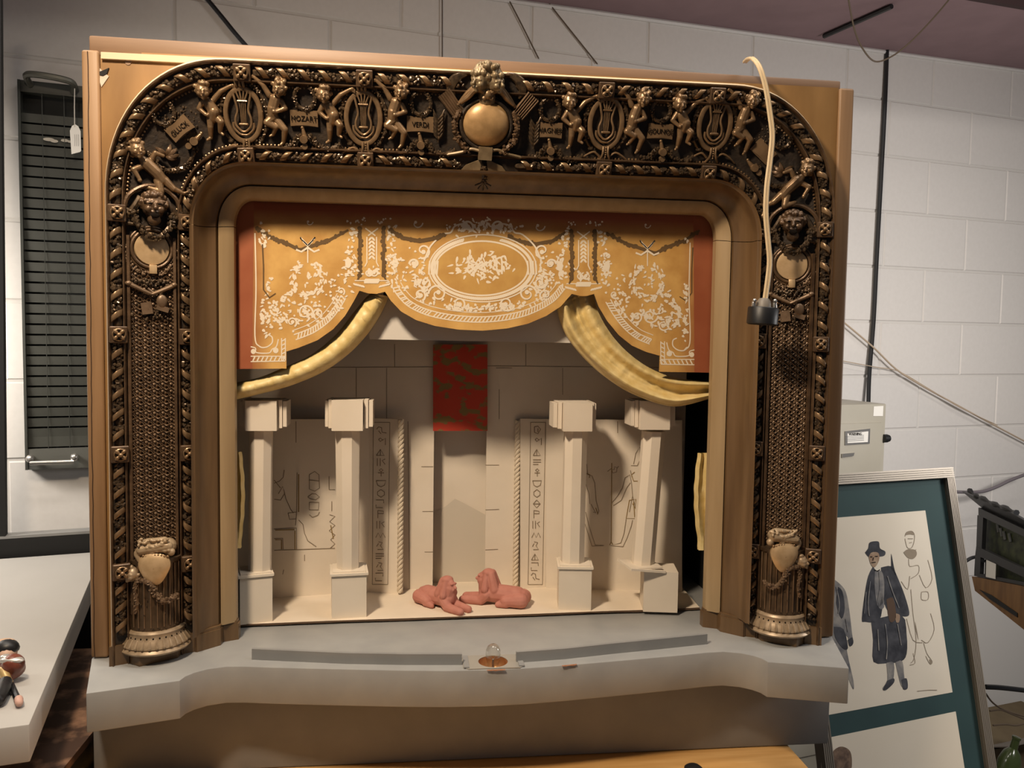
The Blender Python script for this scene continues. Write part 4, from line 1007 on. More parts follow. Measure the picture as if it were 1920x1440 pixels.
for sx, t_, xs, ya, yb_ in ((-1, tl, (438, 452, 458), 848, 1028), (1, tr_, (1324, 1310, 1303), 850, 1032)):
    rows = []
    for i in range(25):
        u = i/24; y = lerp(ya, yb_, u); e = xs[1]+(xs[2]-xs[1])*math.sin(PI*min(1, u*1.1))+.6*math.sin(u*31)
        rows.append([ony(lerp(xs[0]+(-10 if sx < 0 else 10), e, k/5), y, .118+.006*math.cos(k*2.2+u*2)) for k in range(6)])
    m = MB().grid(rows); m.grid([[p+V((0, .006, 0)) for p in r] for r in rows])
    obj('curtain_tail', m, YEL, t_)

# ================================================================= stage set
FZ = .006
m = MB(); fr = [onz(x, y, FZ) for x, y in ((444, 1171), (520, 1168), (620, 1164), (740, 1160), (860, 1156), (1000, 1151), (1130, 1146), (1230, 1143), (1312, 1139))]
m.prism(fr+[V((.43, .37, FZ)), V((-.43, .37, FZ))], (0, 0, -.0025))
m.v = [(x, y, z) for x, y, z in m.v]
FC = thing('stage_floor_card', 'cream card laid as the model stage floor behind the grey apron', 'stage floor', (0, .2, .0035))
obj('floor_card', m, CARDF, FC, smooth=False)
e_ = MB(); rnd = random.Random(2)
ee = bez([V(p) for p in fr], 5); e_.grid([[p+V((0, -.0008, .0004)) for p in ee], [p+V((0, -.0012, -.0022-.0012*rnd.random())) for p in ee]])
obj('torn_card_edge', e_, CARDE, FC, smooth=False)
# back flat with doorway, wings of the same card to both sides
BY = .296
BF = thing('temple_back_flat', 'grey cream card flat with a tall doorway at the back of the model stage', 'stage flat', (-.017, BY, FZ))
zt_ = .60
dl, dr = ony(812, 1000, BY).x, ony(910, 1000, BY).x; zd = ony(860, 660, BY).z
m = MB()
for x0, x1, z0, z1 in ((-.45, dl, FZ, zt_), (dr, .43, FZ, zt_), (dl, dr, zd, zt_)): m.box(((x0+x1)/2, BY+.002, (z0+z1)/2), (x1-x0, .004, z1-z0))
obj('flat_card', m, CARD, BF, smooth=False)
BP = Plane((0, BY, 0), (0, -1, 0)); pn = MB()
for pts in ([(450, 690), (812, 688)], [(914, 686), (1310, 690)], [(740, 645), (740, 688)], [(986, 645), (986, 686)], [(668, 690), (668, 760)], [(1055, 690), (1055, 740)], [(765, 790), (768, 1108)], [(930, 690), (960, 690)],
            [(790, 875), (812, 875)], [(792, 959), (812, 959)], [(796, 1035), (812, 1035)], [(910, 872), (936, 872)], [(910, 956), (936, 955)], [(910, 1031), (934, 1030)], [(936, 730), (936, 786)], [(725, 690), (725, 785)]): stroke2(pn, BP, pts, 1.2, lift=.0005)
obj('pencil_joints', pn, PENCIL, BF, smooth=False, kind='stuff')
pyp = Plane((0, .338, 0), (0, -1, 0))
PY = thing('pyramid_backdrop', 'pale card backdrop with a faint grey pyramid seen through the doorway', 'backdrop', (-.017, .338, FZ))
obj('backdrop_card', MB().box((-.017, .340, .26), (.2, .003, .5)), CARD, PY, smooth=False)
m = MB().add([pyp.p(x, y, .0006) for x, y in ((812, 960), (835, 950), (853, 935), (875, 946), (912, 966), (912, 1090), (812, 1092))], [tuple(range(7))])
obj('painted_pyramid', m, STONE, PY, smooth=False)
RB = thing('red_banner', 'dark red brocade panel flecked with green hanging above the stage doorway', 'banner', ony(862, 808, BY-.012))
rm_ = mat('red brocade', (.52, .05, .022), .75, 0, (.24, .16, .05), 42, (1, 1, 1.5), contrast=(.52, .58))
m = MB(); rows = []
for i in range(9):
    u = i/8; rows.append([ony(lerp(812, 914, u), lerp(646, 808, k/6), BY-.012-.002*math.sin(u*9)-.001*math.sin(k*2)) for k in range(7)])
m.grid(rows); m.grid([[p+V((0, .002, 0)) for p in r] for r in rows]); b_ = rows
obj('brocade_cloth', m, rm_, RB)
HB = thing('header_border', 'white card header board spanning the stage behind the valance', 'stage border', ony(880, 640, .126))
m = MB().prism([ony(x, y, .126) for x, y in ((693, 636), (1073, 643), (1073, 560), (693, 556))], (0, .04, 0)); obj('header_card', m, mat('bright white card', (.66, .62, .56), .8), HB, smooth=False)
# hanging supports of the header go up behind the valance
obj('header_hanger', MB().box((-.16, .15, .72), (.01, .004, .33)), BLACKM, HB, smooth=False)
obj('header_hanger', MB().box((.13, .15, .72), (.01, .004, .33)), BLACKM, HB, smooth=False)
# figure panels and hieroglyph panels
def vplane(a, b, z=FZ):
    a, b = onz(*a, z), onz(*b, z); d = (b-a); d.z = 0; n = V((d.y, -d.x, 0)).normalized(); return Plane(a, n), a, b
def panel(pl_, x0, x1, yt0, yt1, yb0, yb1): return MB().prism([pl_.p(x0, yb0), pl_.p(x1, yb1), pl_.p(x1, yt1), pl_.p(x0, yt0)], -pl_.n*.004)
LP, _, _ = vplane((510, 1121), (692, 1110)); RP, _, _ = vplane((1025, 1103), (1278, 1109))
FPL = thing('figure_panel', 'card panel drawn with an enthroned Egyptian figure, behind the left pair of columns', 'stage flat', onz(600, 1115, FZ))
obj('panel_card', panel(LP, 508, 694, 786, 786, 1121, 1110), CARD, FPL, smooth=False)
pn = MB(); oc_ = MB()
def many(mm, pl_, L, wpx, sm=0):
    for q in L: stroke2(mm, pl_, q, wpx, lift=.0007, sm=sm)
many(pn, LP, [[(533, 881), (531, 895), (524, 902), (514, 906)], [(532, 918), (536, 935), (545, 955), (550, 962)], [(557, 886), (556, 965), (554, 985)], [(560, 975), (568, 983), (571, 1000), (577, 1014), (593, 1025)], [(514, 1032), (628, 1028)],
     [(514, 992), (556, 990), (556, 1030)], [(514, 1010), (530, 1009), (531, 1030)], [(540, 962), (556, 960), (555, 973), (543, 974), (540, 962)], [(522, 926), (530, 912), (534, 925), (526, 938), (514, 936)], [(514, 900), (526, 915)],
     [(580, 890), (590, 884), (598, 890), (599, 915), (590, 921), (580, 917), (580, 890)], [(579, 900), (599, 902)], [(577, 932), (585, 926), (592, 926), (599, 932), (592, 937), (584, 936), (577, 932)], [(580, 942), (598, 942), (597, 956), (580, 956), (580, 942)], [(580, 965), (586, 970), (596, 966), (599, 960)],
     [(617, 893), (617, 918), (628, 918)], [(622, 940), (622, 958)], [(618, 965), (628, 968), (618, 978), (628, 985), (617, 995), (628, 1003), (620, 1012), (628, 1020), (619, 1028)], [(571, 1040), (571, 1052)], [(532, 1068), (530, 1077)], [(555, 790), (555, 830)]], 1.5)
many(oc_, LP, [[(516, 994), (552, 993)], [(553, 995), (553, 1030)], [(516, 1012), (528, 1012), (528, 1030)], [(560, 889), (560, 960)], [(620, 985), (625, 1010)]], 2.2)
obj('drawn_figure', pn, PENCIL, FPL, smooth=False, kind='stuff'); obj('ochre_wash', oc_, OCHRE, FPL, smooth=False, kind='stuff')
FPR = thing('figure_panel', 'card panel drawn with two walking figures and a staff, behind the right pair of columns', 'stage flat', onz(1200, 1107, FZ))
obj('panel_card', panel(RP, 1024, 1279, 786, 788, 1103, 1109), CARD, FPR, smooth=False)
pn = MB(); oc_ = MB()
many(pn, RP, [[(1100, 870), (1102, 890), (1110, 892), (1115, 905), (1118, 940), (1123, 958), (1120, 965)], [(1096, 900), (1104, 925), (1106, 945)], [(1108, 945), (1117, 962), (1112, 960)], [(1098, 960), (1104, 985), (1112, 1010), (1116, 1022), (1132, 1023), (1110, 1024), (1104, 1005), (1096, 980)],
     [(1172, 896), (1181, 890), (1184, 905), (1186, 930), (1180, 960)], [(1172, 896), (1167, 915), (1158, 930), (1148, 942), (1150, 948), (1165, 938), (1175, 915), (1182, 905)], [(1186, 930), (1194, 960), (1196, 975)], [(1174, 973), (1170, 1000), (1164, 1018), (1144, 1023), (1168, 1025), (1176, 1008), (1184, 985), (1186, 975)],
     [(1188, 870), (1192, 850), (1200, 838), (1201, 860), (1195, 873), (1183, 873)], [(1182, 882), (1185, 895)], [(1152, 880), (1152, 875), (1157, 877), (1156, 885), (1149, 887), (1147, 881), (1152, 880)], [(1147, 878), (1139, 884)], [(1157, 878), (1160, 874)], [(1158, 790), (1158, 812)]], 1.4)
many(oc_, RP, [[(1147, 868), (1146, 1016), (1143, 1022)], [(1146, 1016), (1149, 1021)], [(1180, 938), (1192, 936), (1194, 972), (1174, 972), (1180, 938)], [(1188, 940), (1190, 970)], [(1194, 958), (1186, 944)], [(1100, 888), (1106, 890), (1105, 896)], [(1190, 885), (1184, 890), (1188, 902), (1198, 902)], [(1117, 952), (1121, 964)]], 1.9)
obj('drawn_figures', pn, PENCIL, FPR, smooth=False, kind='stuff'); obj('ochre_wash', oc_, OCHRE, FPR, smooth=False, kind='stuff')
# glyphs as strokes in a unit box
GL = [[[(0, .3), (.2, 0), (.5, .1), (.55, .7), (1, .8)], [(.2, .5), (.45, .9)]], [[(.1, 0), (.5, -.1), (.8, .3), (.5, .9), (.1, .7), (.1, 0)], [(.5, .2), (.5, .7)]], [[(.2, .3), (.4, .1), (.6, .3), (.4, .55), (.2, .3)], [(.6, .4), (.9, .1), (.9, 1)]],
      [[(0, 1), (.4, .2), (.8, 1), (0, 1)], [(.4, .2), (.4, 1)]], [[(.1, 0), (.1, 1)], [(.4, 0), (.4, 1)], [(.9, .1), (.6, .3), (.9, .8)]], [[(0, .2), (1, .2), (.85, .8), (.5, 1), (.15, .8), (0, .2)]],
      [[(.5, .4), (.3, .2), (.5, 0), (.7, .2), (.5, .4), (.5, 1)], [(.2, .55), (.8, .55)]], [[(.5, 0), (.85, .3), (.85, .7), (.5, 1), (.15, .7), (.15, .3), (.5, 0)]], [[(.5, 0), (.9, .5), (.5, 1), (.1, .5), (.5, 0)], [(.1, .5), (.9, .5)]],
      [[(0, 0), (.8, 0), (.8, .4)], [(0, .6), (0, 1), (.7, 1)]], [[(.2, 0), (.2, 1)], [(.2, 0), (.8, .1), (.8, .4), (.2, .4)]], [[(0, .8), (.25, .2), (.5, .8), (.75, .2), (1, .8)]], [[(.3, 0), (.7, .1), (.5, .5), (.8, 1), (.2, 1)], [(.3, .2), (.1, .6)]], [[(0, .2), (.9, .2)], [(0, .5), (.9, .5)], [(0, .8), (.6, .8)]]]
def glyphcol(pl_, xl, xr, yt, yb, seq):
    m = MB(); n = len(seq); h = (yb-yt)/n
    for i, gi in enumerate(seq):
        for st in GL[gi]:
            stroke2(m, pl_, [(lerp(xl(yt+h*(i+.5)), xr(yt+h*(i+.5)), .2+.6*a), yt+h*(i+.12+.74*b)) for a, b in st], 1.7, lift=.0006)
    for f in (xl, xr): stroke2(m, pl_, [(f(yt-6), yt-6), (f(yb+4), yb+4)], 1.2, lift=.0006)
    stroke2(m, pl_, [(xl(yt-6), yt-6), (xr(yt-6), yt-6)], 1.2, lift=.0006); stroke2(m, pl_, [(xl(yb+4), yb+4), (xr(yb+4), yb+4)], 1.2, lift=.0006)
    return m
def twist(pa, pb, r):
    m = MB(); n = 210; ax = V((1, 0, 0)); pts = [pa.lerp(pb, i/n) for i in range(n+1)]
    for k in range(3): m.tube([p+V((math.cos(i/n*2*PI*12+k*2*PI/3), math.sin(i/n*2*PI*12+k*2*PI/3), 0))*r*.5 for i, p in enumerate(pts)], r*.56, 7)
    return m
for lab, a, b, q, cols, seq, rope in (
        ('narrow card panel of incised hieroglyphs with a twisted rope edge, left of the stage doorway', (690, 1110), (747, 1114), (690, 747, 784, 786, 1110, 1114), (lambda y: lerp(700, 698, (y-790)/310), lambda y: lerp(731, 727, (y-790)/310)), [0, 2, 3, 4, 6, 5, 7, 9, 10, 4, 11, 12, 13, 12, 9], ((752, 787), (750, 1113))),
        ('narrow card panel of incised hieroglyphs with a twisted rope edge, right of the stage doorway', (976, 1104), (1028, 1101), (976, 1030, 785, 786, 1104, 1101), (lambda y: lerp(995, 990, (y-790)/310), lambda y: lerp(1023, 1017, (y-790)/310)), [1, 2, 3, 13, 6, 5, 7, 8, 10, 4, 11, 12, 3, 9, 0], ((971, 788), (966, 1101)))):
    pl_, _, _ = vplane(a, b); pl_.o = pl_.o
    HP = thing('hieroglyph_panel', lab, 'stage flat', onz((a[0]+b[0])/2, (a[1]+b[1])/2, FZ))
    obj('panel_card', panel(pl_, *q), CARD, HP, smooth=False)
    obj('hieroglyphs', glyphcol(pl_, cols[0], cols[1], 798, 1092, seq), PENCIL, HP, smooth=False, kind='stuff')
    foot = onz(*rope[1], FZ); y0 = foot.y; obj('rope_moulding', twist(foot+V((0, -.004, .004)), ony(*rope[0], y0-.004), .0058), mat('pale cream rope', (.66, .57, .44), .7), HP)
# columns
def column(label, ped, pedtop, plate, shaft_b, shaft_t, cap_, wl, wr2, tilt=0., plate_turn=0.):
    """ped: px left/right foot of the pedestal front; shaft_b/shaft_t: px (left, right, y)"""
    a, b = onz(*ped[0], FZ), onz(*ped[1], FZ); d = (b-a); wdt = d.length; d.normalize(); n = V((d.y, -d.x, 0)); c = (a+b)/2-n*wdt/2
    t = thing('temple_column', label, 'column', V((c.x, c.y, FZ)), 'white card temple columns')
    yf = (a.y+b.y)/2; ztop = ony(*pedtop, yf).z
    R = Matrix((d, -n, V((0, 0, 1)))).transposed()
    obj('pedestal', MB().box((c.x, c.y, (FZ+ztop)/2), (wdt, wdt, ztop-FZ), R), CARD, t, smooth=False)
    pw = wdt*1.10; pc = V((c.x, c.y, ztop+.003))
    R2 = R @ Matrix.Rotation(plate_turn, 3, 'Z')
    xs = (ony(shaft_b[0], shaft_b[2], c.y), ony(shaft_b[1], shaft_b[2], c.y)); bc = (xs[0]+xs[1])/2; r = abs(xs[1].x-xs[0].x)/2*1.06
    if plate_turn: pc = V((bc.x-.004, c.y-.005, ztop+.005))
    obj('plinth_plate', MB().box(pc, (pw, pw, .004), R2 @ Matrix.Rotation(.12 if plate_turn else 0, 3, 'Y')).box(pc+V((0, 0, .003)), (pw*.86, pw*.86, .003), R2), CARD, t, smooth=False)
    zb = pc.z+.003; xt = (ony(shaft_t[0], shaft_t[2], c.y), ony(shaft_t[1], shaft_t[2], c.y)); tc_ = (xt[0]+xt[1])/2; zt = tc_.z; rt_ = abs(xt[1].x-xt[0].x)/2*1.06
    bc = V((bc.x, c.y, zb)); tc_ = V((tc_.x, c.y, zt+.004))
    m = MB()
    rows = [[p+V((rr*math.cos(PI/8+k*PI/4+tilt), rr*math.sin(PI/8+k*PI/4+tilt), 0)) for k in range(8)] for p, rr in ((bc, r), (bc.lerp(tc_, .5), (r+rt_)/2*.985), (tc_, rt_))]
    m.grid(rows, True); m.add(rows[0], [tuple(range(7, -1, -1))]); m.add(rows[-1], [tuple(range(8))])
    obj('shaft', m, CARD, t, smooth=False)
    # capital: a cube with a slab standing off each side
    x0, y0, x1, y1 = cap_; hw_ = .032
    p0, p1 = ony(x0, y1, c.y-hw_), ony(x1, y0, c.y-hw_); w0 = p1.x-p0.x; cz_ = (p0.z+p1.z)/2; h0 = p1.z-p0.z; cc = V(((p0.x+p1.x)/2, c.y, cz_))
    cap = MB().box(cc, (w0*.98, 2*hw_, h0)); co = obj('capital', cap, CARD, t, smooth=False)
    s_ = .012
    for sx, ww in ((-1, wl), (1, wr2)):
        for j, (off_, hh) in enumerate(((.3, .94), (.85, .86))): obj('capital_slab', MB().box(cc+V((sx*(w0/2+ww*K*1.03*off_), .006, .002)), (ww*K*.5, 2*hw_*(.84-.1*j), h0*hh)), CARD, co, smooth=False)
    obj('capital_slab', MB().box(cc+V((0, hw_+.005, .002)), (w0*.86, .01, h0*.9)), CARD, co, smooth=False)
    return t
column('white card column at far left of the stage set, beside the arch jamb', ((450, 1172), (511, 1165)), (480, 1083), None, (466, 508, 1070), (468, 511, 808), (459, 752, 519, 808), 11, 14)
column('white card column left of the doorway, in front of the hieroglyph panel', ((622, 1161), (687, 1157)), (655, 1080), None, (632, 673, 1068), (629, 675, 808), (621, 751, 681, 808), 12, 16)
column('white card column right of the doorway, with the top of its capital showing', ((1047, 1144), (1108, 1145)), (1078, 1068), None, (1052, 1094, 1055), (1058, 1100, 810), (1056, 756, 1112, 809), 16, 9)
column('leaning white card column at far right, askew on its pedestal', ((1206, 1147), (1270, 1149)), (1238, 1073), None, (1185, 1225, 1062), (1205, 1246, 812), (1200, 752, 1258, 806), 13, 13, 0, .3)
# sphinxes
def sphinx():
    m = MB(); c = lambda a, b, ra, rb: m.cap(a, b, ra, rb, 12)
    # local: x forward, z up, length about .13
    c((-.038, 0, .019), (.020, 0, .022), .0185, .0175); c((-.046, 0, .017), (-.030, 0, .019), .017, .019)
    for s in (-1, 1):
        c((-.048, s*.013, .015), (-.020, s*.019, .013), .015, .010); c((-.022, s*.020, .009), (-.006, s*.020, .006), .0085, .006)
        c((.020, s*.011, .020), (.030, s*.0115, .010), .0115, .010); c((.030, s*.012, .009), (.066, s*.0115, .007), .0095, .0078)
    c((.020, 0, .026), (.027, 0, .043), .0155, .0125); m.ell((.0275, 0, .050), (.0105, .0095, .0125), 14, 10)
    for s in (-1, 1):                                       # nemes headcloth
        m.cap((.021, s*.005, .060), (.022, s*.0155, .031), .0065, .0078); m.cap((.012, s*.005, .058), (.004, s*.009, .030), .008, .010)
    m.ell((.018, 0, .060), (.013, .013, .008), 12, 8)
    c((.037, 0, .0525), (.0415, 0, .0475), .0021, .0032); c((.0365, -.0055, .0550), (.0365, .0055, .0550), .0024, .0024); c((.0385, -.003, .0430), (.0385, .003, .0430), .0019, .0019); c((.0375, -.003, .0405), (.0375, .003, .0405), .0019, .0019)
    m.ell((.034, 0, .038), (.0045, .005, .004), 10, 8); c((.034, 0, .037), (.031, 0, .024), .0045, .007)
    return sculpt(m, .0011, 2, 'sphinx')
SX = sphinx(); SX.materials.append(PINK)
for lab, p, hd_, k in (('pink clay sphinx facing front right on the stage floor, face visible', (-.060, .188), math.atan2(-.72, .69), .90), ('pink clay sphinx turned away to the left, seen from its flank', (.046, .196), math.atan2(.34, -.94), .97)):
    o_ = place('sphinx', SX, (p[0], p[1], FZ-.0005), None, (0, 0, hd_), (k, k, k)); tag(o_, lab, 'figurine', 'pink clay sphinxes on the model stage')

# ================================================================= lamp cord hanging over the front
LC = thing('pendant_lamp_cord', 'cream flex with a black lamp socket hanging over the right side of the arch', 'lamp cord', ony(1430, 608, -.07))
cp = [((1397, 116), .02), ((1404, 110), -.02), ((1413, 111), -.05), ((1425, 128), -.066), ((1436, 165), -.07), ((1444, 215), -.07), ((1448, 255), -.07), ((1444, 300), -.07), ((1438, 350), -.07), ((1436, 400), -.07), ((1440, 450), -.07), ((1443, 490), -.07), ((1439, 530), -.07), ((1433, 572), -.07)]
pts = bez([V((p[0], p[1], y)) for p, y in cp], 6)
m = MB()
for s in (-1, 1): m.tube([ony(q.x+s*2.2, q.y, q.z) for q in pts], .0024, 8)
obj('flex', m, CORDM, LC)
c = ony(1430, 592, -.07)
R = Matrix.Rotation(.06, 3, 'Y')
m = MB().lathe([(.0001, .013), (.022, .013), (.0235, .011), (.0235, -.0125), (.0215, -.014), (.0185, -.012), (.0185, .006), (.0001, .006)], (0, 0, 0), 36); m.v = [tuple(R @ V(p)+c) for p in m.v]
obj('socket_ring', m, BLKPL, LC)
m = MB().lathe([(.0001, .028), (.007, .027), (.011, .022), (.012, .013)], (0, 0, 0), 24); m.v = [tuple(R @ V(p)+c) for p in m.v]
obj('socket_cap', m, mat('grey porcelain', (.20, .175, .145), .5), LC)
m = MB()
for s in (-1, 1): m.cap(c+V((s*.017, -.004, .013)), c+V((s*.017, -.004, .020)), .004, .0032); m.ell(c+V((s*.0165, -.006, .023)), .0035, 8, 6)
obj('terminal_screw', m, CHROME, LC)

# ================================================================= left side: table, frame, shutter, puppet
TZ = 0.; fr_c = onz(55, 1358, TZ); back = we*0+wn
TG = thing('grey_plinth_table', 'pale grey laminate table top at left behind the model theatre', 'table', (fr_c.x-.4, fr_c.y+.4, FLOORZ))
A = fr_c; dL = -we; dB = wn
depth = (onz(165, 1036, TZ)-A).dot(dB)
poly = [A, A+dB*depth, A+dB*depth+dL*1.1, A+dL*1.1]
obj('table_top', bevelled(MB().prism([V((p.x, p.y, TZ-.05)) for p in poly], (0, 0, .05)), .002), TABLEG, TG)
for u, v in ((.12, .1), (.12, depth-.1), (1.0, .1), (1.0, depth-.1)):
    q = A+dL*u+dB*v; obj('leg', MB().box((q.x, q.y, (FLOORZ+TZ-.05)/2), (.05, .05, TZ-.05-FLOORZ)), BLKPL, TG, smooth=False)
fp = Plane(A+dB*(depth+.012), wn)
BFm = thing('black_display_frame', 'tall black rectangular frame standing behind the grey table top', 'frame', fp.p(60, 1040))
def fbar(pts, dpt=.02): return MB().prism([fp.p(*q) for q in pts], wn*dpt)
p_bl = fp.p(4, 1043)
def fpt(u, z): return V((p_bl.x, p_bl.y, 0))+we*u+V((0, 0, z))
zl = FLOORZ; zh = fp.p(80, 1006).z
m = MB().hexa([fpt(-.06, zl), fpt(.75, zl), fpt(.75, zh), fpt(-.06, zh)], [q+wn*.025 for q in (fpt(-.06, zl), fpt(.75, zl), fpt(.75, zh), fpt(-.06, zh))]); obj('bottom_rail', m, BLACKM, BFm, smooth=False)  # rail carried down to the floor, an added black sheet darkening the gap
m = MB().hexa([fpt(-.06, zh), fpt(.75, zh), fpt(.75, zh+.006), fpt(-.06, zh+.006)], [q+wn*.035 for q in (fpt(-.06, zh), fpt(.75, zh), fpt(.75, zh+.006), fpt(-.06, zh+.006))]); obj('sill_lip', m, GREYD, BFm, smooth=False)
for u0, u1 in ((-.06, .002), (.70, .75)):
    m = MB().hexa([fpt(u0, zh), fpt(u1, zh), fpt(u1, .85), fpt(u0, .85)], [q+wn*.025 for q in (fpt(u0, zh), fpt(u1, zh), fpt(u1, .85), fpt(u0, .85))])
    if u0 < 0:
        m = MB().prism([fp.p(-30, 1006), fp.p(10, 1006), fp.p(6, 560), fp.p(3, 270), fp.p(1, 0), fp.p(0, -60), fp.p(-30, -60)], wn*.025)
    obj('stile', m, BLACKM, BFm, smooth=False)
# shutter case on the wall
sp_ = Plane(wpt(0, 0, .04), wn)
def spt(px, py, out=0.): return sp_.p(px, py)-wn*out
TLc = sp_.p(35, 150); BLc = sp_.p(38, 881); u0 = (TLc-WO).dot(we); zT, zB = TLc.z, BLc.z; SW = .26
def sh_(u, z, out): return wpt(u0+u, z, out)
SC = thing('louvred_shutter', 'charcoal louvred shutter case with pull handles hung on the wall at left', 'shutter', sh_(SW/2, zB, .02))
def sbox(u, z, du, dz, o0, o1):
    a = [sh_(u, z, o0), sh_(u+du, z, o0), sh_(u+du, z+dz, o0), sh_(u, z+dz, o0)]; b = [sh_(u, z, o1), sh_(u+du, z, o1), sh_(u+du, z+dz, o1), sh_(u, z+dz, o1)]; return MB().hexa(a, b)
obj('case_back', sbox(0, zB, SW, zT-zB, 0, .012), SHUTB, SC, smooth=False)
hb, ht = .052, .028
obj('bottom_bar', sbox(0, zB, SW, hb, .012, .045), mat('grey green enamel', (.085, .085, .074), .45), SC, smooth=False)
obj('top_bar', sbox(0, zT-ht, SW, ht, .012, .045), SHUT, SC, smooth=False)
for u in (-.002, SW-.004): obj('side_channel', sbox(u, zB, .006, zT-zB, .0, .048), SHUT, SC, smooth=False)
NS = 31; zs0 = zB+hb+.03; zs1 = zT-ht-.045
for i in range(NS):
    z = lerp(zs0, zs1, i/NS); dz = (zs1-zs0)/NS
    a = [sh_(.004, z, .036), sh_(SW-.006, z, .036), sh_(SW-.006, z+dz*.80, .039), sh_(.004, z+dz*.80, .039)]
    b = [sh_(.004, z, .032), sh_(SW-.006, z, .032), sh_(SW-.006, z+dz*.86, .018), sh_(.004, z+dz*.86, .018)]
    obj('slat', MB().hexa(a, b), SHUT, SC, smooth=False)
obj('slat', sbox(.004, zB+hb+.004, SW-.01, .026, .03, .036), SHUT, SC, smooth=False)
hm = MB(); uu = [(spt(x, 860)-WO).dot(we)-u0 for x in (60, 142)]
for u in uu: hm.tube([sh_(u, zB+hb*.62, .045), sh_(u, zB+hb*.55, .068)], .006, 10); hm.ell(sh_(u, zB+hb*.60, .066), .010, 12, 8)
hm.tube([sh_(uu[0], zB+hb*.40, .070), sh_(uu[1], zB+hb*.40, .070)], .0055, 10)
obj('pull_handle', hm, CHROME, SC)
hm = MB(); uu = [(spt(x, 170)-WO).dot(we)-u0 for x in (58, 138)]
hm.tube(bez([sh_(uu[0], zT-.010, .045), sh_(uu[0]-.004, zT+.004, .075), sh_(uu[0]+.02, zT+.006, .085), sh_(uu[1]-.02, zT+.002, .085), sh_(uu[1]+.004, zT-.004, .075), sh_(uu[1], zT-.018, .045)], 5), .008, 8)
obj('pull_handle', hm, mat('dull green grey handle', (.10, .098, .08), .4, .3), SC, label='dull grey loop handle')
cm = MB()
for x in (81, 122):
    u = (spt(x, 300)-WO).dot(we)-u0; cm.tube([sh_(u, zT-ht, .043), sh_(u, zB+hb, .043)], .0009, 5)
obj('ladder_cord', cm, SHUT, SC)
m = MB()
for x, y, rx, ry in ((92, 262, 10, 3.4), (102, 265, 7, 3), (122, 264, 7, 3), (131, 266, 4, 2.4)):
    c_ = spt(x, y, .003); m.disc(c_, we*rx*.0013, V((0, 0, ry*.0013)), 12, -wn*.0004)
obj('scuff_mark', m, mat('chalky scuff', (.40, .36, .30), .9), SC, smooth=False)
PT = thing('price_tag', 'white card price tag on a string tied to the shutter handle', 'tag', spt(146, 288, .05))
tp = Plane(wpt(0, 0, .075), wn)
m = MB().prism([tp.p(x, y) for x, y in ((131, 245), (135, 236), (141, 233), (147, 237), (151, 246), (152, 283), (150, 285), (134, 289))], wn*.001); obj('tag_card', m, PAPER, PT, smooth=False)
obj('string', MB().tube([tp.p(140, 166), tp.p(139.5, 200), tp.p(140, 238)], .0012, 6), mat('white string', (.6, .56, .5), .8), PT)
m = MB()
for k, x in enumerate((140, 143.5, 147)): stroke2(m, tp, [(x, 252), (x+.6, 262+4*k), (x+.2, 274)], 1., k=.0013, lift=.0006 if tp.n.y < 0 else -.0006)
obj('faint_writing', m, mat('faint pencil', (.42, .40, .38), .9), PT, smooth=False)
# puppet lying on the table
PU = thing('puppet_figurine', 'small dark red and black puppet lying on the grey table, cut by the left edge', 'figurine', onz(15, 1270, TZ))
sc_ = (onz(15, 1230, TZ)-CAM).dot(fw)/FPX
def pz(px, py, z): return onz(px, py, TZ+z)
hm = MB().cap(pz(15, 1224, .03), pz(12, 1228, .03), .013, .011); hm.ell(pz(24, 1216, .032), .004, 8, 6)
obj('head', hm, mat('painted flesh', (.55, .36, .26), .6), PU)
hm = MB().ell(pz(12, 1214, .038), (.017, .015, .012), 14, 10).ell(pz(22, 1215, .034), (.011, .01, .008), 12, 8); obj('hair', hm, BLKPL, PU)
obj('cap', MB().ell(pz(10, 1204, .045), (.014, .010, .005), 14, 8), mat('pale tan felt', (.50, .33, .22), .8), PU)
hm = MB().cap(pz(24, 1246, .026), pz(14, 1250, .022), .016, .012); hm.cap(pz(28, 1253, .018), pz(14, 1264, .014), .014, .012)
obj('coat', sculpt(hm, .0018, 3, 'coat'), mat('russet satin', (.14, .035, .02), .35, 0, (.20, .055, .03), 60), PU)
obj('collar', MB().ell(pz(22, 1238, .034), (.017, .008, .005), 12, 8).ell(pz(10, 1232, .034), (.008, .008, .004), 10, 6), mat('silver collar', (.55, .52, .48), .3, .5), PU)
hm = MB().cap(pz(6, 1258, .02), pz(12, 1272, .014), .007, .006).cap(pz(12, 1272, .014), pz(18, 1279, .009), .006, .0045)
obj('sleeve', hm, mat('gold braid', (.50, .34, .14), .35, .4), PU)
obj('stick', MB().tube([pz(19, 1279, .006), pz(34, 1312, .004)], .0042, 8).ell(pz(35, 1313, .005), .006, 8, 6), BLKPL, PU)
obj('stick_tip', MB().cap(pz(35, 1311, .007), pz(36, 1318, .007), .0055, .005), mat('pink tip', (.55, .33, .26), .6), PU)
hm = MB().cap(pz(6, 1290, .010), pz(-4, 1312, .010), .010, .009).cap(pz(10, 1280, .012), pz(4, 1292, .010), .009, .009); obj('leg', hm, BLKPL, PU)
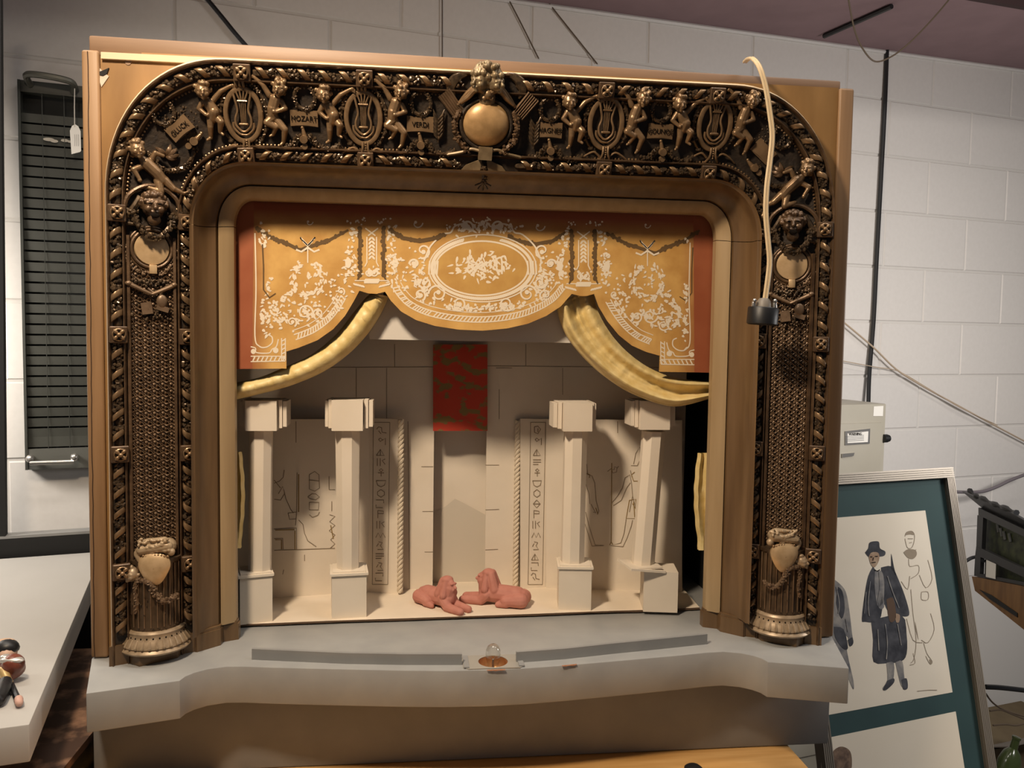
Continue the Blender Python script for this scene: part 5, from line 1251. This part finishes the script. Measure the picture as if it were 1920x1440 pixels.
# low chest with a worn printed cover between the table and the theatre
LCz = -.13
q = [onz(100, 1372, LCz), onz(168, 1362, LCz)]
LB = thing('patterned_trunk', 'dark low trunk with a worn reddish printed cover, between table and theatre', 'trunk', (-.72, .15, FLOORZ))
x1 = -.612
m = MB().box((-.80, .14, LCz-.006), (x1+.99, .50, .012)); obj('printed_cover', m, mat('worn printed cloth', (.06, .03, .018), .8, 0, (.36, .20, .12), 22, (1, 1, 1), contrast=(.48, .72)), LB, smooth=False)
m = MB().box((-.80, .14, (FLOORZ+LCz-.012)/2), (x1+.98, .48, LCz-.012-FLOORZ)); obj('trunk_body', m, BLKPL, LB, smooth=False)
obj('trunk_lip', MB().box((-.80, -.112, LCz-.016), (x1+.99, .006, .008)), mat('dark red lip', (.10, .02, .012), .6), LB, smooth=False)

# ================================================================= wooden table under the theatre
WT = thing('wooden_work_table', 'yellow maple work table carrying the model theatre', 'table', (0, .1, FLOORZ))
obj('table_top', bevelled(MB().box((-.0375, .02, TB-.0155), (1.135, 1.1, .03)), .003), MAPLE, WT)
for x in (-.56, .48):
    for y in (-.48, .5): obj('leg', MB().box((x, y, (FLOORZ+TB-.03)/2), (.06, .06, TB-.03-FLOORZ)), MAPLE, WT, smooth=False)
bc_ = onz(1300, 1449, TB)
kn = MB().lathe([(.0001, .012), (.010, .0115), (.0145, .008), (.015, .0)], (bc_.x, bc_.y, TB), 24)
tag(obj('black_rubber_cap', kn, BLKPL, None, loc=(bc_.x, bc_.y, TB)), 'small black round cap on the yellow table at the bottom edge', 'cap')

# ================================================================= right side: framed drawings, cabinet, equipment, cables
def solve_lean():
    lo, hi = 0, 1.2
    p = ony(1784, 876, .40)
    def slope(f):
        d = V((0, 0, -math.cos(f)))-wn*math.sin(f); q = p+d*.05
        def pr(v): r_ = v-CAM; z = r_.dot(fw); return (960+FPX*r_.dot(rt)/z, 720-FPX*r_.dot(up)/z)
        a, b = pr(p), pr(q); return (b[0]-a[0])/(b[1]-a[1])
    for _ in range(40):
        m_ = (lo+hi)/2
        if slope(m_) < .145: lo = m_
        else: hi = m_
    return p, lo
pTR, lean = solve_lean()
dn = V((0, 0, -math.cos(lean)))-wn*math.sin(lean)
pnm = we.cross(dn).normalized()
if pnm.dot(CAM-pTR) < 0: pnm = -pnm
AP = Plane(pTR, -pnm); AP.n = pnm
class LP2(Plane): pass
LEN = (FLOORZ+.002-pTR.z)/dn.z; FWID = .44
FA = thing('framed_costume_drawings', 'ribbed silver frame holding costume drawings in a dark green mat, leaning at right', 'picture', pTR+dn*LEN-we*FWID/2)
def ap(u, v, h=0.): return pTR-we*u+dn*v+pnm*h      # u left from the right edge, v down from the top
def abox(u0_, u1_, v0, v1, h0, h1): return MB().hexa([ap(u0_, v0, h0), ap(u1_, v0, h0), ap(u1_, v1, h0), ap(u0_, v1, h0)], [ap(u0_, v0, h1), ap(u1_, v0, h1), ap(u1_, v1, h1), ap(u0_, v1, h1)])
fwd_ = .023
for nm, u0_, u1_, v0, v1, vert in (('top_rail', 0, FWID, 0, fwd_, 0), ('right_stile', 0, fwd_, fwd_, LEN, 1), ('left_stile', FWID-fwd_, FWID, fwd_, LEN, 1), ('bottom_rail', fwd_, FWID-fwd_, LEN-fwd_, LEN, 0)):
    m = abox(u0_, u1_, v0, v1, -.02, .002)
    for k in range(5):
        t0 = k/5; 
        if vert: a, b = lerp(u0_, u1_, t0+.02), lerp(u0_, u1_, t0+.16); mm = abox(a, b, v0, v1, .0, .005)
        else: a, b = lerp(v0, v1, t0+.02), lerp(v0, v1, t0+.16); mm = abox(u0_, u1_, a, b, .0, .005)
        m.add(mm.v, mm.f)
    obj(nm, m, SILVER, FA, smooth=False)
obj('green_mat', abox(fwd_, FWID-fwd_, fwd_, LEN-fwd_, -.012, -.006), GREENM, FA, smooth=False)
art = [[(1540, 973), (1735, 957), (1786, 1298), (1540, 1343)], [(1540, 1386), (1792, 1334), (1818, 1500), (1540, 1560)]]
ML = -.006
for q in art: obj('drawing_sheet', MB().prism([AP.p(x, y, ML+.0006) for x, y in q], -pnm*.0004), ARTP, FA, smooth=False)
INKW = mat('blue black wash', (.018, .019, .026), .9, 0, (.075, .075, .085), 45, contrast=(.35, .75)); INKG = mat('grey wash', (.12, .12, .13), .9, 0, (.34, .31, .27), 40, contrast=(.35, .7)); SEP = mat('sepia pencil', (.30, .24, .17), .9); FLESH = mat('flesh wash', (.42, .30, .20), .9, 0, (.30, .19, .12), 60)
def wash(name, polys, m_, lift=.0009, sm=3):
    m = MB()
    for q in polys:
        b_ = bez([V((*p, 0)) for p in q]+[V((*q[0], 0))], sm)[:-1]
        m.add([AP.p(p.x, p.y, ML+lift) for p in b_], [tuple(range(len(b_)))])
    return obj(name, m, m_, FA, smooth=False)
wash('cape_wash', [[(1637, 1062), (1628, 1080), (1622, 1110), (1616, 1160), (1622, 1166), (1648, 1164), (1655, 1130), (1652, 1090)], [(1652, 1064), (1672, 1062), (1684, 1085), (1696, 1115), (1705, 1148), (1700, 1156), (1686, 1154), (1668, 1150), (1655, 1120)], [(1671, 1066), (1671, 1038), (1676, 1062), (1680, 1080)], [(1633, 1163), (1690, 1153), (1700, 1190), (1700, 1226), (1690, 1240), (1668, 1243), (1638, 1241), (1637, 1200)]], INKW)
wash('hat_wash', [[(1622, 1036), (1628, 1028), (1630, 1018), (1638, 1015), (1648, 1016), (1650, 1028), (1660, 1034), (1658, 1042), (1646, 1044), (1630, 1045)]], INKW, .0011)
wash('face_wash', [[(1629, 1044), (1634, 1036), (1646, 1036), (1649, 1046), (1645, 1058), (1638, 1064), (1632, 1056)], [(1678, 1150), (1687, 1153), (1686, 1166), (1680, 1166)]], FLESH, .0012)
wash('waistcoat_wash', [[(1640, 1072), (1652, 1070), (1658, 1090), (1656, 1130), (1645, 1135), (1640, 1100)], [(1644, 1115), (1654, 1112), (1658, 1138), (1648, 1140)]], INKG, .0012)
wash('book_wash', [[(1662, 1124), (1675, 1122), (1680, 1158), (1668, 1165)]], mat('brown wash', (.10, .055, .03), .9), .0012)
wash('trouser_wash', [[(1662, 1243), (1676, 1243), (1675, 1275), (1668, 1288), (1660, 1295), (1655, 1290), (1664, 1275)], [(1679, 1242), (1692, 1240), (1696, 1272), (1702, 1286), (1698, 1292), (1690, 1286), (1684, 1265)]], INKG, .001)
wash('shoe_wash', [[(1664, 1276), (1676, 1272), (1676, 1280), (1664, 1292), (1656, 1293)], [(1690, 1275), (1700, 1272), (1702, 1290), (1694, 1292)]], INKW, .0013)
wash('coat_wash', [[(1564, 1086), (1576, 1096), (1586, 1110), (1592, 1140), (1598, 1190), (1600, 1205), (1592, 1210), (1590, 1195), (1584, 1195), (1592, 1240), (1600, 1275), (1601, 1292), (1596, 1285), (1582, 1250), (1564, 1220), (1556, 1180)]], INKG, .001)
wash('coat_shadow_wash', [[(1572, 1100), (1580, 1110), (1584, 1140), (1578, 1160), (1568, 1130)], [(1564, 1175), (1582, 1180), (1590, 1215), (1580, 1215), (1566, 1195)], [(1590, 1200), (1598, 1195), (1600, 1206), (1594, 1212)]], INKW, .0014)
wash('curly_head_wash', [[(1560, 1430), (1562, 1410), (1570, 1402), (1580, 1400), (1592, 1406), (1597, 1420), (1595, 1445), (1575, 1452)]], mat('brown hair wash', (.10, .06, .04), .9, 0, (.22, .14, .09), 90), .001)
m = MB()
for q, w_ in (([(1648, 1070), (1650, 1100), (1646, 1130)], 2.2), ([(1632, 1090), (1628, 1130), (1630, 1155)], 2.6), ([(1664, 1080), (1674, 1110), (1686, 1140)], 2.4), ([(1660, 1170), (1664, 1205), (1662, 1236)], 2.6), ([(1683, 1170), (1690, 1210)], 2.2), ([(1646, 1180), (1648, 1220)], 2.4), ([(1624, 1110), (1621, 1150)], 1.8), ([(1568, 1100), (1574, 1130), (1572, 1150)], 2.), ([(1586, 1160), (1590, 1185)], 2.)): stroke2(m, AP, q, w_, k=.0010, lift=ML+.0016, sm=3)
obj('pale_fold', m, INKG, FA, smooth=False, kind='stuff')
m = MB()
for q in ([(1632, 1044), (1636, 1044)], [(1641, 1043), (1646, 1043)], [(1638, 1045), (1637, 1051)], [(1634, 1055), (1642, 1054)], [(1640, 1068), (1645, 1071), (1650, 1068)]): stroke2(m, AP, q, 1.6, k=.0010, lift=ML+.0018)
obj('drawn_feature', m, INK, FA, smooth=False, kind='stuff')
m = MB()
for q in ([(1697, 1006), (1700, 998), (1710, 996), (1715, 1004), (1713, 1020), (1708, 1028), (1701, 1026), (1697, 1010)], [(1702, 1010), (1712, 1010)], [(1705, 1018), (1710, 1017)], [(1695, 1036), (1703, 1030), (1712, 1036), (1718, 1030)], [(1704, 1048), (1706, 1062), (1722, 1060), (1722, 1075), (1708, 1085)], [(1690, 1090), (1702, 1105), (1706, 1080)], [(1740, 1050), (1748, 1085), (1736, 1102), (1724, 1078)], [(1708, 1105), (1712, 1150), (1718, 1200), (1714, 1235), (1708, 1243)], [(1728, 1110), (1740, 1110), (1740, 1124), (1728, 1124), (1728, 1110)], [(1745, 1150), (1752, 1180), (1740, 1205), (1728, 1200)], [(1732, 1205), (1738, 1225), (1748, 1240), (1744, 1245), (1736, 1230)], [(1700, 1160), (1712, 1200), (1730, 1205)], [(1712, 1225), (1716, 1243), (1706, 1247)], [(1720, 1296), (1740, 1294), (1757, 1294)]):
    stroke2(m, AP, q, 1.2, k=.0010, lift=ML+.001, sm=3)
obj('pencil_figure', m, SEP, FA, smooth=False, kind='stuff')
wash('ruff_wash', [[(1694, 1036), (1702, 1030), (1716, 1031), (1719, 1040), (1712, 1048), (1702, 1046)], [(1697, 1004), (1701, 997), (1711, 996), (1714, 1003), (1706, 1002)], [(1716, 1165), (1720, 1185), (1722, 1200), (1717, 1180)], [(1742, 1236), (1748, 1240), (1745, 1246)]], SEP, .001)
gm_ = bpy.data.materials.new('picture glass'); gm_.use_nodes = True; nt = gm_.node_tree; nt.nodes.remove(nt.nodes['Principled BSDF'])
tr0 = nt.nodes.new('ShaderNodeBsdfTransparent'); gl0 = nt.nodes.new('ShaderNodeBsdfGlossy'); gl0.inputs['Roughness'].default_value = .02; mxs = nt.nodes.new('ShaderNodeMixShader'); mxs.inputs[0].default_value = .022
nt.links.new(tr0.outputs[0], mxs.inputs[1]); nt.links.new(gl0.outputs[0], mxs.inputs[2]); nt.links.new(mxs.outputs[0], nt.nodes['Material Output'].inputs[0])
obj('glazing', abox(fwd_, FWID-fwd_, fwd_, LEN-fwd_, -.0035, -.002), gm_, FA, smooth=False)
# beige card-file cabinet by the wall
CP = Plane(wpt(0, 0, .30), wn)
ctr_ = CP.p(1662, 757); cu = (ctr_-WO).dot(we)
def cb(u, z, out): return wpt(cu+u, z, out)
FC2 = thing('steel_file_cabinet', 'beige steel file cabinet with a label holder and black lock, by the wall', 'cabinet', cb(-.2, FLOORZ, .15))
zc1 = ctr_.z; CW = .42
def cbox(u0_, u1_, z0_, z1_, o0, o1): return MB().hexa([cb(u0_, z0_, o0), cb(u1_, z0_, o0), cb(u1_, z1_, o0), cb(u0_, z1_, o0)], [cb(u0_, z0_, o1), cb(u1_, z0_, o1), cb(u1_, z1_, o1), cb(u0_, z1_, o1)])
obj('cabinet_body', bevelled(cbox(-CW, 0, FLOORZ+.02, zc1, .02, .30), .004), BEIGE, FC2)
kx = (CP.p(1652, 795)-CP.p(1662, 795)).length
dt = CP.p(1620, 793).z
for i in range(3):
    z1_ = dt-i*.37; df = obj('drawer_front', bevelled(cbox(-CW+.025, -kx, z1_-.35, z1_, .301, .308), .002), BEIGE, FC2)
    if i == 0:
        m = MB().prism([CP.p(x, y)-wn*.009 for x, y in ((1580, 808), (1627, 803), (1626, 831), (1580, 834))], -wn*.002); obj('label_holder', m, CHROME, df, smooth=False)
        m = MB().prism([CP.p(x, y)-wn*.0115 for x, y in ((1584, 812), (1623, 808), (1622, 828), (1584, 830))], -wn*.0008); obj('label_card', m, PAPER, df, smooth=False)
        m = MB().prism([CP.p(x, y)-wn*.009 for x, y in ((1574, 850), (1597, 848), (1595, 854), (1574, 857))], -wn*.004); obj('drawer_pull', m, CHROME, df, smooth=False)
CP2 = Plane(wpt(0, 0, .3128), wn); CP2.n = -wn
m = MB()
for k in range(4): stroke2(m, CP2, [(1586, 818.5+3*k-.0), (1620, 816+3*k-.0)], .9, k=.0019, lift=.0004)
obj('small_print', m, mat('grey print', (.2, .2, .2), .9), FC2, smooth=False)
lt = place('lettering', text_mesh('WARNING', .011), CP2.p(1604, 814, .0006), FC2, (PI/2, 0, -TH*1), (1, 1, 1), INK)
lk = CP.p(1660, 822); 
m = MB(); ax_ = -wn
m.tube([lk+we*-.01, lk+we*.006], .014, 16)
m.tube([lk+we*.006, lk+we*.014], .0115, 16); obj('lock_knob', m, BLKPL, FC2)
m = MB().tube([lk+we*.014, lk+we*.016], .008, 14); obj('lock_barrel', m, CHROME, FC2)
m = MB().prism([CP.p(x, y)-wn*.0005 for x, y in ((1638, 762), (1656, 761), (1655, 780), (1637, 780))], -wn*.0006); obj('sticker', m, PAPER, FC2, smooth=False)
# equipment chassis on a wooden shelf at far right
ED = V((-.184, -.983, 0)).normalized(); EN = V((ED.y, -ED.x, 0))
if EN.dot(CAM-V((1.6, 1, 0))) < 0: EN = -EN
e0 = ony(1834, 1078, 1.05); EP = Plane(e0, EN)
def ep(px, py, out=0.): return EP.p(px, py)+EN*out
def ebar(pts, th=.012, out=0.): return MB().prism([ep(x, y, out) for x, y in pts], EN*th)
EQ = thing('equipment_chassis', 'dark grey metal equipment chassis with open bays on the wooden shelf at right', 'equipment', e0)
CHM = mat('grey chassis metal', (.045, .044, .046), .45, .3); PCB = mat('dark circuit interior', (.01, .013, .006), .6, 0, (.05, .06, .02), 40)
m = MB()
for q in ([(1842, 952), (1940, 998), (1940, 1012), (1842, 966)], [(1840, 966), (1851, 970), (1848, 1032), (1838, 1024)], [(1838, 1024), (1940, 1072), (1940, 1088), (1836, 1040)], [(1836, 1040), (1846, 1044), (1845, 1076), (1834, 1074)], [(1834, 1074), (1940, 1094), (1940, 1100), (1834, 1080)]): b_ = ebar(q); m.add(b_.v, b_.f)
ch_ = obj('bay_frame', m, CHM, EQ, smooth=False)
obj('interior', ebar([(1840, 955), (1940, 1000), (1940, 1098), (1836, 1078)], .004, -.02), PCB, EQ, smooth=False)
m = MB().prism([ep(1822, 922, .03), ep(1842, 953, .0), ep(1940, 998, .0), ep(1940, 975, .03), ep(1900, 952, .03), ep(1862, 938, .03)], -EN*.006+V((0, 0, .002))); obj('flared_lip', m, CHM, EQ, smooth=False)
obj('rubber_seal', MB().tube(bez([ep(1838, 919, .034), ep(1850, 930, .034), ep(1862, 934, .034), ep(1885, 945, .034), ep(1905, 952, .034), ep(1930, 962, .034)], 5), [.006+.003*math.sin(i*1.3) for i in range(26)], 7), BLKPL, EQ)
obj('white_label', ebar([(1859, 1050), (1877, 1058), (1876, 1086), (1858, 1082)], .001, .014), PAPER, EQ, smooth=False)
m = MB()
for k, (x, y) in enumerate(((1862, 982), (1868, 990), (1874, 996), (1884, 1000))): m.tube([ep(x, y, -.012), ep(x+3, y+16, -.012)], .004, 6)
obj('component', m, mat('grey component', (.10, .10, .09), .5), EQ)
SHF = thing('wooden_wall_shelf', 'brown wooden shelf under the equipment chassis at the right edge', 'shelf', ep(1860, 1130))
m = MB().prism([ep(1832, 1081, .016), ep(1950, 1104, .016), ep(1950, 1196, .016), ep(1838, 1108, .016)], -EN*.30); obj('shelf_board', m, mat('brown shelf wood', (.16, .075, .025), .5, 0, (.24, .12, .04), 8, (6, 6, 1)), SHF, smooth=False)
m = MB().prism([ep(1848, 1106, .0165), ep(1870, 1116, .0165), ep(1920, 1150, .0165), ep(1920, 1158, .0165), ep(1868, 1124, .0165)], EN*.002); obj('dark_groove', m, BLKPL, SHF, smooth=False)
WBX = MB().hexa([ep(1905, 898, -.08), ep(1960, 890, -.08), ep(1960, 960, -.08), ep(1895, 948, -.08)], [p-EN*.15 for p in (ep(1905, 898, -.08), ep(1960, 890, -.08), ep(1960, 960, -.08), ep(1895, 948, -.08))])
tag(obj('cream_carton', WBX, mat('cream carton', (.55, .51, .44), .7), smooth=False), 'cream carton behind the equipment chassis, cut by the right edge', 'box')
# cables and threads
def cable(name, label, pts3, r, m_, sm=6, cat='cable'):
    P = [V(p) for p in pts3]; o = obj(name, MB().tube(bez(P, sm) if sm else P, r, 7), m_, None); tag(o, label, cat); return o
W = lambda x, y, o=.02: Plane(WO-wn*o, wn).p(x, y)
cable('black_wall_cable', 'black cable hanging straight down the wall onto the file cabinet', [W(1663, 92, .01), W(1659, 200, .014), W(1651, 350, .015), W(1644, 480, .015), W(1638, 600, .015), W(1630, 700, .02), W(1628, 762, .03)], .0075, BLKPL)
def sof(x, y, dz=0.): 
    p = onz(x, y, SOFZ)
    for _ in range(3): p = onz(x, y, SO((p-WO).dot(we))-dz)
    return p
TANW = mat('brown bell wire', (.10, .07, .045), .6)
cable('drooping_bell_wire', 'thin brown wire drooping in a loop from the ceiling at upper right', [W(1586, -60, .5), W(1590, -8, .5), W(1602, 55, .5), W(1618, 92, .5), W(1640, 115, .5), W(1668, 108, .5), W(1700, 85, .5), W(1740, 45, .5), W(1782, -4, .5), W(1815, -50, .5)], .0024, TANW)
cable('black_ceiling_rod', 'short black conduit fixed under the purple soffit at upper right', [sof(1545, 68, .008), sof(1672, 12, .008)], .008, BLKPL, 0, 'conduit')
cable('black_overhead_cable', 'black cable running down behind the lid at upper left', [W(380, -12, .02), W(415, 30, .02), W(452, 75, .02), W(520, 150, .02)], .006, BLKPL)
cable('thin_wall_wire', 'leftmost of three thin brown wires on the wall above the lid', [W(829, -8, .01), W(829, 120, .01)], .0016, TANW, 0, 'wire')
cable('thin_wall_wire', 'middle slanting wire of three thin brown wires on the wall above the lid', [W(950, -8, .01), W(975, 40, .01), W(1010, 110, .01)], .0022, TANW, 4, 'wire')
cable('thin_wall_wire', 'rightmost slanting wire of three thin brown wires on the wall above the lid', [W(1018, -8, .01), W(1060, 45, .01), W(1120, 120, .01)], .0022, TANW, 4, 'wire')
THR = mat('tan twine', (.42, .33, .24), .8)
cable('tan_twine', 'tan twine stretched slantwise across the white wall at right', [W(1560, 586, .03), W(1634, 648, .03), W(1680, 692, .03), W(1730, 724, .03), W(1790, 757, .03), W(1860, 795, .03), W(1930, 832, .03)], .0033, THR, 6, 'twine')
cable('pale_thread', 'thin pale thread joining the tan twine from the left', [W(1560, 673, .03), W(1640, 688, .03), W(1684, 696, .03), W(1740, 728, .032), W(1800, 764, .034), W(1870, 797, .034)], .0017, THR, 6, 'thread')
cable('grey_power_cable', 'grey cable rising behind the chassis past the frame corner', [W(1780, 922, .12), W(1820, 923, .12), W(1845, 921, .12), W(1870, 912, .12), W(1895, 900, .12), W(1935, 885, .12)], .0065, mat('grey purple cable', (.15, .13, .14), .5))
cable('black_plug_lead', 'short black lead curving out of the chassis bay', [W(1808, 1054, .35), W(1822, 1046, .35), W(1838, 1044, .35), ep(1850, 1052, .01)], .006, BLKPL, 5)
FQ = lambda x, y, o: W(x, y, o)
cable('black_floor_cable', 'thick black cable beside the frame at lower right', [FQ(1848, 1288, .45), FQ(1870, 1289, .45), FQ(1900, 1292, .45), FQ(1940, 1297, .45)], .0085, BLKPL, 5)
for lab, q in (('upper of the thin brown wires tangled at lower right', [(1848, 1300), (1862, 1318), (1885, 1332), (1930, 1346)]), ('middle of the thin brown wires tangled at lower right', [(1856, 1333), (1876, 1331), (1900, 1340), (1930, 1352)]), ('lowest of the thin brown wires tangled at lower right', [(1862, 1360), (1885, 1358), (1905, 1360), (1930, 1354)])):
    cable('tangled_wire', lab, [FQ(x, y, .42) for x, y in q], .003, TANW, 5, 'wire')
# clutter low at right
cq = onz(1852, 1408, FLOORZ+.14); cu2 = (cq-WO).dot(we); co2 = max(.32, -(cq-WO).dot(wn))
LBX = thing('low_storage_box', 'low dark brown cardboard box on the floor at the lower right corner', 'box', wpt(cu2+.25, FLOORZ, co2-.12))
def lbox(u0_, u1_, z0_, z1_, o0, o1): return MB().hexa([wpt(u0_, z0_, o0), wpt(u1_, z0_, o0), wpt(u1_, z1_, o0), wpt(u0_, z1_, o0)], [wpt(u0_, z0_, o1), wpt(u1_, z0_, o1), wpt(u1_, z1_, o1), wpt(u0_, z1_, o1)])
obj('box_body', lbox(cu2, cu2+.5, FLOORZ, FLOORZ+.14, co2-.26, co2), mat('dark brown cardboard', (.09, .062, .03), .85, 0, (.13, .095, .05), 8), LBX, smooth=False)
m = MB().hexa([wpt(cu2+.01, FLOORZ+.141, co2-.02), wpt(cu2+.5, FLOORZ+.141, co2-.02), wpt(cu2+.5, FLOORZ+.20, co2+.08), wpt(cu2+.01, FLOORZ+.19, co2+.08)], [wpt(cu2+.01, FLOORZ+.145, co2-.02), wpt(cu2+.5, FLOORZ+.145, co2-.02), wpt(cu2+.5, FLOORZ+.204, co2+.08), wpt(cu2+.01, FLOORZ+.194, co2+.08)])
obj('box_flap', m, mat('grey brown cardboard flap', (.17, .145, .12), .85), LBX, smooth=False)
g0 = onz(1893, 1432, FLOORZ+.26)
m = MB().lathe([(.0001, -.12), (.032, -.12), (.034, -.10), (.034, .0), (.025, .03), (.012, .045), (.011, .075), (.013, .076), (.013, .083), (.0001, .084)], (0, 0, 0), 20)
R = Matrix.Rotation(math.radians(14), 3, 'Y'); m.v = [tuple(R @ V(p)+V((g0.x, g0.y, FLOORZ+.142+.125))) for p in m.v]
tag(obj('green_bottle', m, mat('olive green glass', (.05, .07, .02), .15, 0, coat=.5), None), 'olive green bottle standing on the dark box in the lower right corner', 'bottle')
